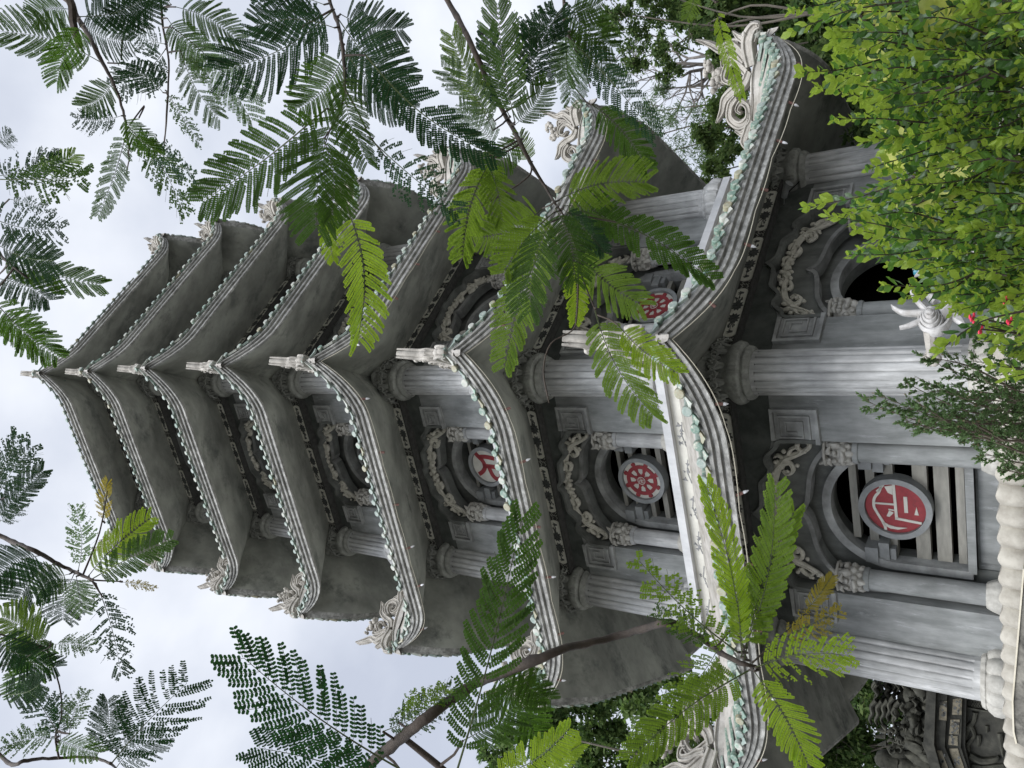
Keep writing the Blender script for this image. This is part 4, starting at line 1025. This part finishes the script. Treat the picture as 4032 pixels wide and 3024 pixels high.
JM = [leafm('juniper_green', (.08, .14, .06), (.17, .25, .12), (.20, .34, .11), .4, .7), leafm('juniper_light', (.09, .15, .06), (.14, .20, .09), (.09, .16, .05), .2, .7), mat('juniper_dry', (.14, .11, .07), (.2, .16, .1), 10)]
jun = empty('juniper_bush', at(4150, 1800, 3.6)); jo = Vector(jun.location); tag(jun, 'sprawling blue green juniper with scaly tips beside the central fluted column', 'juniper')
lv = LV(); st = MB(); r = random.Random(12)
jt = [(3423, 1585), (3470, 1560), (3559, 1504), (3600, 1480), (3645, 1406), (3700, 1440), (3564, 1656), (3600, 1670), (3680, 1650), (3781, 1705), (3868, 1786), (3955, 1851), (3620, 1590), (3520, 1600), (3720, 1540), (3760, 1480), (3820, 1420), (3850, 1560), (3800, 1640), (3900, 1700), (3980, 1780), (3700, 1600), (3780, 1570), (3950, 1640), (3880, 1500), (3960, 1420), (4000, 1540), (3650, 1540), (4010, 1700), (3830, 1340), (3930, 1300), (3740, 1680), (3850, 1740), (4000, 1860), (4020, 1380)]
for (x, y) in jt:
    d = r.uniform(3.3, 4.0); p1 = at(x, y, d); p0 = at(min(4250, x+r.uniform(300, 520)), y+r.uniform(20, 160), d+.2)
    pm = (p0+p1)*.5+rv(r)*.05; pts = [Vector(q) for q in cr2([tuple(p0), tuple(pm), tuple(p1)], 10)]
    st.tube([q-jo for q in pts], [.007-.0003*i for i in range(len(pts))], 5)
    ax0 = (p1-p0).normalized()
    for j in range(34):
        u = j/34; i0 = int(u*(len(pts)-1)); p = pts[i0].lerp(pts[i0+1], u*(len(pts)-1)-i0)
        sd = ax0.orthogonal().normalized(); sd.rotate(Matrix.Rotation(r.random()*6.28, 3, ax0)); dr = (ax0*.9+sd*.7+Vector((0, 0, .2))).normalized()
        L_ = r.uniform(.05, .12)*(1-.4*u); e1 = p+dr*L_
        st.tube([p-jo, e1-jo], [.0016, .0008], 3, cap=False)
        if u < .2 and r.random() < .6: continue
        for q in range(34):
            c = p+dr*L_*r.uniform(.35, 1.05); dd = (dr+rv(r)*.75).normalized(); s3 = r.uniform(.010, .022)
            x_ = dd.orthogonal().normalized(); x_.rotate(Matrix.Rotation(r.random()*3.14, 3, dd))
            lv.quad(c, dd, x_, s3, s3*.45, r.choices([0, 1, 2], [6, 3, .5])[0])
lv.build('foliage', JM, jun, jo); st.build('stems', mat('juniper_twig', (.10, .08, .06), (.17, .14, .11), 12), jun)

# crown of thorns with pink red flowers
eu = empty('flowering_plant', at(4150, 1250, 3.0)); eo = Vector(eu.location); tag(eu, 'thin stemmed plant with small pink red flowers at the bottom of the scene', 'flower plant')
st = MB(); fl = MB(); r = random.Random(2)
for (x, y) in [(3835, 1251), (3866, 1296), (3964, 1182), (3982, 1265), (4026, 912), (3850, 1275)]:
    p = at(x, y, 2.9); p0 = at(x+260, y+r.uniform(-60, 80), 3.0); st.tube([p0-eo, (p+p0)/2+rv(r)*.02-eo, p-eo], [.005, .004, .003], 5)
    for q in range(4):
        a = q*pi/2+r.random(); nx = rv(r)
        fl.ball(p-eo+Vector((cos(a)*.011, sin(a)*.011, .004*q)), .011, 7, 4, sc=(1, 1, .45))
st.build('stems', twig_m, eu); fl.build('blossoms', mat('pink_red_petal', (.75, .05, .10), rough=.5), eu)
#PART4
# ------------------------------------------------------------------ background trees
TM = {'a': [leafm('tree_leaf_deep', (.04, .075, .028), (.08, .125, .045), (.08, .16, .04), .35), leafm('tree_leaf_mid', (.08, .125, .045), (.13, .18, .07), (.18, .30, .07), .4), leafm('tree_leaf_light', (.10, .15, .05), (.16, .21, .08), (.20, .32, .07), .4)],
      'b': [leafm('feathery_green', (.09, .14, .08), (.15, .20, .11), (.18, .28, .11), .45)]}
bark_m = mat('grey_bark', (.10, .09, .075), (.20, .18, .15), 5, (1, 1, .3), bump=.6, bscale=12)
bareb_m = mat('bare_pale_bark', (.13, .12, .11), (.24, .22, .20), 6, bump=.3)
def tree(label, clumps, d, mats, wts, n, leaf, seed, elong=.5, name='broadleaf_tree', twigs=True):
    """clumps: (px,py,radius_px) in the 4032 picture, at depth about d"""
    r = random.Random(seed); C = []
    for (x, y, rp) in clumps: 
        dd = d*r.uniform(.93, 1.07); C.append((at(x, y, dd), rp/F*dd))
    cen = sum((c for c, _ in C), Vector())/len(C); low = min(c.z for c, _ in C)
    far = at(clumps[0][0], clumps[0][1], d*1.05); bx, by = cen.x, cen.y+1.0
    t = empty(name, (bx, by, 0)); off = Vector((bx, by, 0)); tag(t, label, 'tree', 'trees behind the pagoda')
    fork = Vector((bx+r.uniform(-.3, .3), by, max(1.5, low*.72)))
    mb = MB(); pts = [(bx, by, -.1), (bx+.15, by, fork.z*.35), (bx-.1, by+.05, fork.z*.7), tuple(fork)]
    q = cr2(pts, 5); mb.tube([Vector(p)-off for p in q], [.20-.11*i/len(q) for i in range(len(q))], 9)
    tr = mb.build('trunk', bark_m, t)
    lb = MB()
    for c, rad in C[::(1 if len(C) < 10 else (3 if len(C) < 20 else 9))]:
        m_ = fork.lerp(c, .5)+rv(r)*.4+Vector((0, 0, -.3)); q = cr2([tuple(fork), tuple(m_), tuple(c)], 4)
        lb.tube([Vector(p)-off for p in q], [.0020*d*(1-.75*i/len(q)) for i in range(len(q))], 6)
        if twigs:
            for i in range(7):
                e1 = c+rv(r)*rad*.95; lb.tube([c-off, (c+e1)/2+rv(r)*rad*.15-off, e1-off], [.016, .010, .004], 4)
    lb.build('limbs', bark_m, t)
    lv = LV()
    for c, rad in C:
        subs = [(c+rv(r)*rad*r.random()**.5, rad*r.uniform(.16, .38)) for _ in range(11)]
        for i in range(n):
            sc_, sr = subs[r.randrange(11)] if r.random() < .88 else (c, rad)
            p = sc_+rv(r)*sr*r.random()**.4
            dr = (rv(r)+Vector((0, 0, -.35))).normalized(); nn = rv(r)
            L_ = leaf*r.uniform(.7, 1.3)
            x_ = dr.cross(nn)
            if x_.length < .05: continue
            lv.quad(p, dr, x_.normalized(), L_, L_*elong, r.choices(range(len(mats)), wts)[0])
    lv.build('crown', mats, t, off)
A_ = TM['a']
tree('tall leafy tree behind the lowest left dragon ridge with sky showing through', [(2060, 2860, 120), (2170, 2800, 110), (2260, 2920, 120), (2150, 3000, 120), (2330, 2780, 100), (2400, 2900, 110), (2480, 3010, 130), (2540, 2700, 90), (2620, 2640, 80), (2420, 2720, 90), (1960, 3000, 90), (2340, 3040, 110)], 26, A_, [4, 4, 1.5], 1300, .20, 31)
tree('bright green tree filling the gap beside the lower left roof ridge', [(2560, 2860, 110), (2640, 2980, 120), (2700, 2800, 110), (2760, 2900, 120), (2600, 3040, 110), (2820, 3020, 110), (2760, 2720, 70)], 22, A_, [1, 4, 4], 1500, .17, 32)
tree('dark glossy tree in the shade under the lowest left eave', [(3180, 2950, 110), (3280, 2900, 110), (3360, 2840, 100), (3420, 2740, 80), (3300, 3010, 120), (3440, 2930, 100), (3440, 3020, 110), (3140, 3040, 100), (3480, 2820, 80)], 19, A_, [5, 3, 1.2], 1700, .15, 33)
tree('dark leafed tree behind the upturned right end of the lowest roof', [(2790, 60, 100), (2880, 120, 90), (2960, 30, 110), (3060, 60, 100), (3120, 160, 90), (3200, 240, 100), (3280, 330, 100), (3350, 440, 100), (3180, 60, 110), (3300, 160, 120), (3420, 560, 90), (3400, 300, 110), (2840, 230, 70), (2700, 40, 80), (2960, -60, 100)], 20, A_, [5, 4, 2], 2600, .19, 34)
tree('small leafed tree whose twigs hang in beside the top edge', [(2430, 50, 70), (2490, 150, 70), (2540, 60, 80), (2500, 240, 60), (2590, 190, 60), (2620, 40, 80), (2720, 130, 80), (2400, 110, 50), (2640, 270, 55), (2560, -40, 90)], 16, A_, [5, 4, 1], 900, .085, 35)
tree('mid green tree showing between the right hand dragon and the fluted column', [(2820, 420, 70), (2880, 500, 80), (2900, 340, 60), (2860, 600, 60), (2810, 680, 60), (2910, 430, 60), (2780, 540, 60)], 21, A_, [2, 5, 3], 1300, .13, 36)
tree('feathery pale green tree in front of open sky at the right of the pagoda', [(2560, 440, 70), (2640, 470, 80), (2700, 560, 80), (2620, 600, 80), (2720, 680, 70), (2780, 620, 70), (2560, 540, 60), (2660, 700, 60), (2740, 460, 60), (2600, 350, 50)], 23, TM['b'], [1], 420, .16, 37, .16, name='feathery_tree')
tree('dark tree filling the shade behind the glossy leafed shrub', [(3480+i*95, 60+j*125, 130) for i in range(7) for j in range(6)], 13, A_, [7, 2, .5], 1000, .12, 38)
# bare tree
r = random.Random(41); bt = empty('bare_tree', (at(2600, 150, 27).x+1.5, at(2600, 150, 27).y, 0)); bo = Vector(bt.location)
tag(bt, 'bare pale branched tree reaching into the sky on the right', 'tree', 'trees behind the pagoda'); mb = MB()
def limb(p, d, L_, rad, dep):
    pts = [p]; q = p
    for i in range(4):
        d = (d+rv(r)*.42+Vector((0, 0, .06))).normalized(); q = q+d*L_/4; pts.append(q)
    mb.tube([v-bo for v in pts], [rad*(1-.12*i) for i in range(5)], 5)
    if dep:
        for i in range(3 if dep > 1 else 4): limb(pts[r.choice([2, 3, 4])], (d+rv(r)*.9).normalized(), L_*r.uniform(.5, .8), rad*.5, dep-1)
P0 = at(2860, 240, 27); 
mb.tube([Vector((0, 0, -.1)), Vector((.2, 0, P0.z*.5)), P0-bo], [.22, .15, .07], 8)
for (x, y) in [(2480, 360), (2600, 130), (2530, 250), (2640, 380)]:
    q = at(x, y, 27); dr = (q-P0); limb(P0, dr.normalized(), dr.length*.62, .085, 3)
mb.build('limbs', bareb_m, bt)

# ------------------------------------------------------------------ stone dragon at the doorway
def pl_T(f, ap, sc=1):
    """picture pixel -> point on the plane of face f at apothem ap, pushed out by p"""
    rz_ = face_rz(f); n_ = rotz((0, -1, 0), rz_)
    def T_(px, py, p):
        dr = camdir(px, py); k_ = (ap-CAM.dot(n_))/dr.dot(n_); return CAM+dr*k_+n_*p
    return T_
wm = mat('white_stone_mosaic', (.36, .355, .34), (.54, .53, .52), 10, bump=.25, bscale=30, dirt=(.38, .36, .34), dscale=7, dlo=.55, dhi=.7)
blue_m = mat('blue_mosaic', (.02, .14, .22), (.06, .30, .38), 24, rough=.35, spec=.6)
dg = empty('stone_dragon', pl_T(1, 4.9)(3760, 1150, 0)); do_ = Vector(dg.location)
tag(dg, 'white stone dragon with spiralling tail and blue mosaic by the arched doorway', 'dragon statue')
_T = pl_T(1, 4.75)
Tg = lambda x, y, p: _T(3300+x/2.765, 900+y/2.765, p)-do_
def DS_(mb, pts, w_, th, p0=0): mb.stroke(pts, w_, th, Tg, n=10, sub=5, p0=p0)
mb = MB()
for (i, (a0_, rr_)) in enumerate([(0, 128), (0, 98), (0, 70), (0, 44)]):
    DS_(mb, [(1010+rr_*cos(t/10*2*pi), 1010+rr_*sin(t/10*2*pi)*.96) for t in range(11)], 34, .045, .02+.035*i)
mb.ball(Tg(1010, 1010, .15), .045, 10, 8)
DS_(mb, [(940, 1090), (1000, 1130), (1100, 1120), (1180, 1060), (1240, 960)], [40, 60, 70, 60, 40], .07)
mb.build('tail_spiral', wm, dg)
def flame(fn):
    mb = MB()
    for off_ in (0, 1, 2): DS_(mb, *fn(off_*20, off_))
    mb.build('flame_tongue', wm, dg)
flame(lambda o2, q: ([(1010-o2, 900+o2), (915-o2*.3, 830+o2), (845, 770+o2*.9), (800+o2*.1, 700+o2*.8), (785, 648+o2*.3)], [70, 62, 50, 34, 6], .05, .03*q))
flame(lambda o2, q: ([(960, 930+o2*.6), (840, 930+o2*.7), (710, 925+o2*.6), (630, 890+o2*.5), (586, 866+o2*.2)], [60, 52, 40, 28, 6], .045, .03*q))
flame(lambda o2, q: ([(930, 1000+o2*.5), (830, 1040+o2*.5), (750, 1070+o2*.4), (672, 1096)], [46, 44, 30, 5], .04, .02*q))
flame(lambda o2, q: ([(1060, 830), (985+o2, 760), (975+o2, 690), (1010+o2, 640), (1040+o2*.3, 600)], [60, 56, 44, 30, 6], .04, .02*q))
flame(lambda o2, q: ([(1240, 930+o2), (1330, 980+o2), (1390, 1060)], [60, 44, 8], .04, 0))
mb = MB()
DS_(mb, [(1120, 960), (1230, 850), (1320, 690), (1290, 520), (1170, 400), (1190, 260), (1330, 150), (1480, 40), (1560, -60)], [120, 190, 220, 200, 190, 210, 230, 220, 160], .16)
for i in range(16):
    t = i/15; x = 1240+300*t-150*sin(t*5); y = 860-880*t
    DS_(mb, [(x-120, y+20), (x-20, y-30), (x+90, y+10)], [8, 34, 8], .05, .14)
for (x, y, w_) in [(900, 600, 40), (930, 560, 50), (890, 380, 50), (860, 440, 46), (1100, 430, 60), (1080, 480, 50), (1130, 360, 60), (880, 520, 40), (900, 330, 40), (1250, 200, 60), (1330, 190, 50), (1210, 330, 60)]:
    DS_(mb, [(x-50, y+30), (x, y), (x+60, y+10)], [8, w_, 10], .03, .16)
mb.build('body', wm, dg)
mb = MB()
for (x, y) in [(1020, 470), (1000, 520), (1050, 400), (980, 440), (1060, 450), (1020, 370), (870, 570), (1030, 330), (1200, 400), (1300, 420)]:
    DS_(mb, [(x-34, y+6), (x, y-6), (x+34, y+4)], [20, 52, 24], .05, .14)
mb.build('scales', blue_m, dg)
mb = MB()
for q_ in range(6):
    a = q_*pi/3; c = _T(3300+(985+52*cos(a))/2.765, 900+(1190+46*sin(a))/2.765, -.35)-do_; mb.ball(c, .055, 10, 7)
mb.ball(_T(3300+985/2.765, 900+1190/2.765, -.28)-do_, .05, 10, 7)
mb.tube([_T(3300+985/2.765, 900+1190/2.765, -.35)-do_, Tg(1000, 1110, 0)], [.05, .07], 8)
mb.build('cloud_boss', stone_m, dg)

# ------------------------------------------------------------------ old shrine at the lower left
old1 = mat('old_shaded_stone', (.022, .023, .02), (.055, .055, .046), 4, bump=.5, bscale=14, dirt=(.035, .035, .03), dscale=3, dlo=.5, dhi=.68, mottle=2)  # shrine stones coloured dark to carry the shade they stand in
old2 = mat('old_mouldy_cream', (.12, .11, .08), (.21, .19, .145), 6, bump=.3, dirt=(.03, .03, .028), dscale=4, dlo=.5, dhi=.58)
old3 = mat('old_relief_stone', (.028, .029, .024), (.075, .075, .06), 6, bump=.4, bscale=25, dirt=(.06, .06, .05), dscale=5, dlo=.52, dhi=.68)
DSH = 17.5
o_ = at(3700, 2850, DSH); shr = empty('old_shrine', (o_.x, o_.y, 0)); sho = Vector((o_.x, o_.y, 0)); tag(shr, 'shaded weathered shrine with carved rocks and mouldy painted frieze at the lower left', 'shrine')
def sh_raw(px, py, p):
    dr = camdir(px, py); k_ = (o_.y-CAM.y)/dr.y; return CAM+dr*k_+Vector((0, -p, 0))
Ts = lambda x, y, p: sh_raw(3200+x/2.659, 2500+y/2.659, p)-sho
def poly(mb, pts, p0, p1): mb.prism(pts, p0, p1, Ts)
mb = MB()
poly(mb, [(1620, 250), (2300, 250), (2300, 1650), (1700, 1650), (1570, 1150)], -1.6, -.1)
poly(mb, [(1585, 250), (1640, 250), (1615, 640), (1600, 1150), (1680, 1500), (1630, 1500), (1555, 1150)], -1.4, .12)
mb.build('wall', old1, shr, smooth=0)
mb = MB()
poly(mb, [(1240, 250), (1330, 250), (1300, 1065), (1420, 1500), (1330, 1500), (1190, 1060)], -1.8, .5)
poly(mb, [(1330, 250), (1440, 250), (1400, 1120), (1560, 1500), (1422, 1500), (1302, 1064)], -1.7, .32)
poly(mb, [(1440, 250), (1590, 250), (1560, 1140), (1680, 1500), (1562, 1500), (1402, 1120)], -1.6, .20)
cn = mb.build('cornice', old1, shr, smooth=0)
rr = random.Random(6)
for (pts, p) in [([(1348, 640), (1425, 640), (1420, 840), (1340, 830)], .33), ([(1480, 640), (1575, 620), (1570, 800), (1470, 800)], .21), ([(1455, 850), (1550, 850), (1540, 1000), (1440, 1000)], .21), ([(1440, 1020), (1530, 1020), (1530, 1120), (1430, 1110)], .21), ([(1310, 1150), (1370, 1150), (1440, 1340), (1370, 1340)], .33), ([(1440, 1150), (1530, 1150), (1610, 1390), (1510, 1390)], .21), ([(1340, 330), (1425, 330), (1425, 560), (1345, 560)], .33), ([(1480, 300), (1575, 300), (1570, 560), (1480, 560)], .21)]:
    mb = MB(); mb.m = 0; mb.prism(pts, p-.05, p+.012, Ts); mb.m = 1
    cx = sum(a for a, b in pts)/4; cy = sum(b for a, b in pts)/4
    for j in range(7):
        x = cx+rr.uniform(-26, 26); y = cy+rr.uniform(-60, 60); n_ = 9
        mb.prism([(x+rr.uniform(6, 20)*cos(2*pi*q_/n_), y+rr.uniform(6, 20)*sin(2*pi*q_/n_)) for q_ in range(n_)], p, p+.02, Ts)
    mb.build('painted_panel', [old2, ink_m], cn, smooth=0)
mb = MB()                                    # key-pattern lattice and red tablet behind the column base
for i in range(18):
    x = 1640+i*26; quadribbon(mb, [(x, 640), (x+60, 700), (x+20, 760)], 7, -.1, -.06, Ts); quadribbon(mb, [(x+40, 640), (x-10, 710), (x+40, 770)], 7, -.1, -.065, Ts)
quadribbon(mb, [(1615, 770), (2100, 860)], 16, -.1, -.03, Ts)
mb.build('lattice', old3, shr, smooth=0)
mb = MB(); mb.prism([(1755, 640), (1860, 640), (1860, 690), (1755, 680)], -.1, -.05, Ts); mb.build('tablet', red_m, shr, smooth=0)
mb = MB()
def SO(pts, w_, th, p0=0): mb.stroke(pts, w_, th, Ts, n=8, sub=4, p0=p0)
SO([(1700, 820), (1680, 920), (1620, 1000), (1600, 1100)], [70, 60, 80, 40], .10, -.1); SO([(1650, 960), (1690, 1060), (1620, 1160), (1640, 1230)], [60, 50, 60, 30], .10, -.1)
SO([(1735, 1060), (1740, 1120), (1730, 1180)], [50, 56, 30], .08, -.1); SO([(1960, 1040), (1970, 1160), (1990, 1290)], [70, 60, 24], .08, -.1); SO([(1820, 960), (1825, 1030)], [44, 40], .06, -.1)
SO([(1640, 1270), (1760, 1330), (1900, 1320), (1950, 1290)], [80, 80, 70, 40], .12, -.1); SO([(2120, 940), (2160, 1100), (2170, 1240)], [60, 70, 30], .08, -.1); SO([(1660, 1390), (1800, 1400), (2000, 1380)], [60, 60, 50], .1, -.1)
mb.build('relief', old3, shr)
mb = MB()                                    # rockery and flame carvings above the cornice
rr = random.Random(9)
for i in range(420):
    x = rr.uniform(860, 1230); y = rr.uniform(330, 1480)
    if x < 900+120*abs(sin(y*.009)): continue
    mb.ball(Ts(x, y, rr.uniform(-.9, .35)), rr.uniform(.06, .20), 7, 5, sc=(1, 1, rr.uniform(.5, 1.5)), jit=.6)
for i in range(46):
    x = rr.uniform(690, 1150); y = rr.uniform(420, 760)
    SO([(x, y), (x-30, y+50), (x+10, y+100), (x-20, y+150)], [50, 44, 36, 8], .10, rr.uniform(-.5, .4))
for (x, y) in [(640, 690), (700, 700), (760, 690), (820, 660), (880, 700)]:
    SO([(x+60, y-60), (x+10, y), (x+20, y+70), (x-10, y+130), (x+10, y+190)], [60, 56, 50, 36, 8], .12, .35)
for (a, b) in [((800, 930), (735, 880)), ((800, 960), (680, 940)), ((790, 1010), (668, 1015)), ((800, 1080), (700, 1100))]:
    SO([a, ((a[0]+b[0])/2, (a[1]+b[1])/2), b], [56, 40, 5], .10, .3)
for i in range(18):
    x = rr.uniform(820, 1000); y = rr.uniform(900, 1150); an = rr.uniform(0, 6)
    SO([(x+40*cos(an+t*.9)*(1-t*.12), y+40*sin(an+t*.9)*(1-t*.12)) for t in range(6)], [34, 36, 34, 28, 22, 10], .09, rr.uniform(.2, .4))
for i in range(14):
    x = rr.uniform(790, 1000); y = rr.uniform(1180, 1480); mb.ball(Ts(x, y, rr.uniform(-.3, .3)), rr.uniform(.12, .24), 7, 5, jit=.6)
mb.build('rockery', old3, shr, smooth=60)
mb = MB(); mb.box(-2.2, 2.6, .3, 2.4, -.0, 3.1); mb.build('base', old1, shr, smooth=0)

# weathered stone block at the bottom edge
rim = mat('worn_pale_edge', (.5, .46, .36), (.62, .58, .48), 8)
k_ = at(4010, 2800, 5.0); blk = empty('stone_block', (k_.x, k_.y, 0)); bo2 = Vector((k_.x, k_.y, 0)); tag(blk, 'dark lichen stained stone block with a pale worn edge at the foot of the scene', 'stone block')
def Tb(px, py, p):
    dr = camdir(px, py); kk = (k_.y-CAM.y)/dr.y; return CAM+dr*kk+Vector((0, -p, 0))-bo2
mb = MB(); mb.prism([(4034, 2240), (3990, 2760), (3994, 2880), (4004, 2925), (4040, 2946), (4420, 3010), (4420, 2200)], -.5, 0, Tb)
mb.build('slab', mat('lichen_stone', (.10, .095, .085), (.25, .24, .21), 7, bump=.5, bscale=20, dirt=(.03, .03, .028), dscale=6, dlo=.5, dhi=.65), blk, smooth=0)
mb = MB(); quadribbon(mb, [(4031, 2240), (3987, 2760), (3991, 2880), (4002, 2927)], 7, -.5, .01, Tb); mb.build('worn_edge', rim, blk, smooth=0)
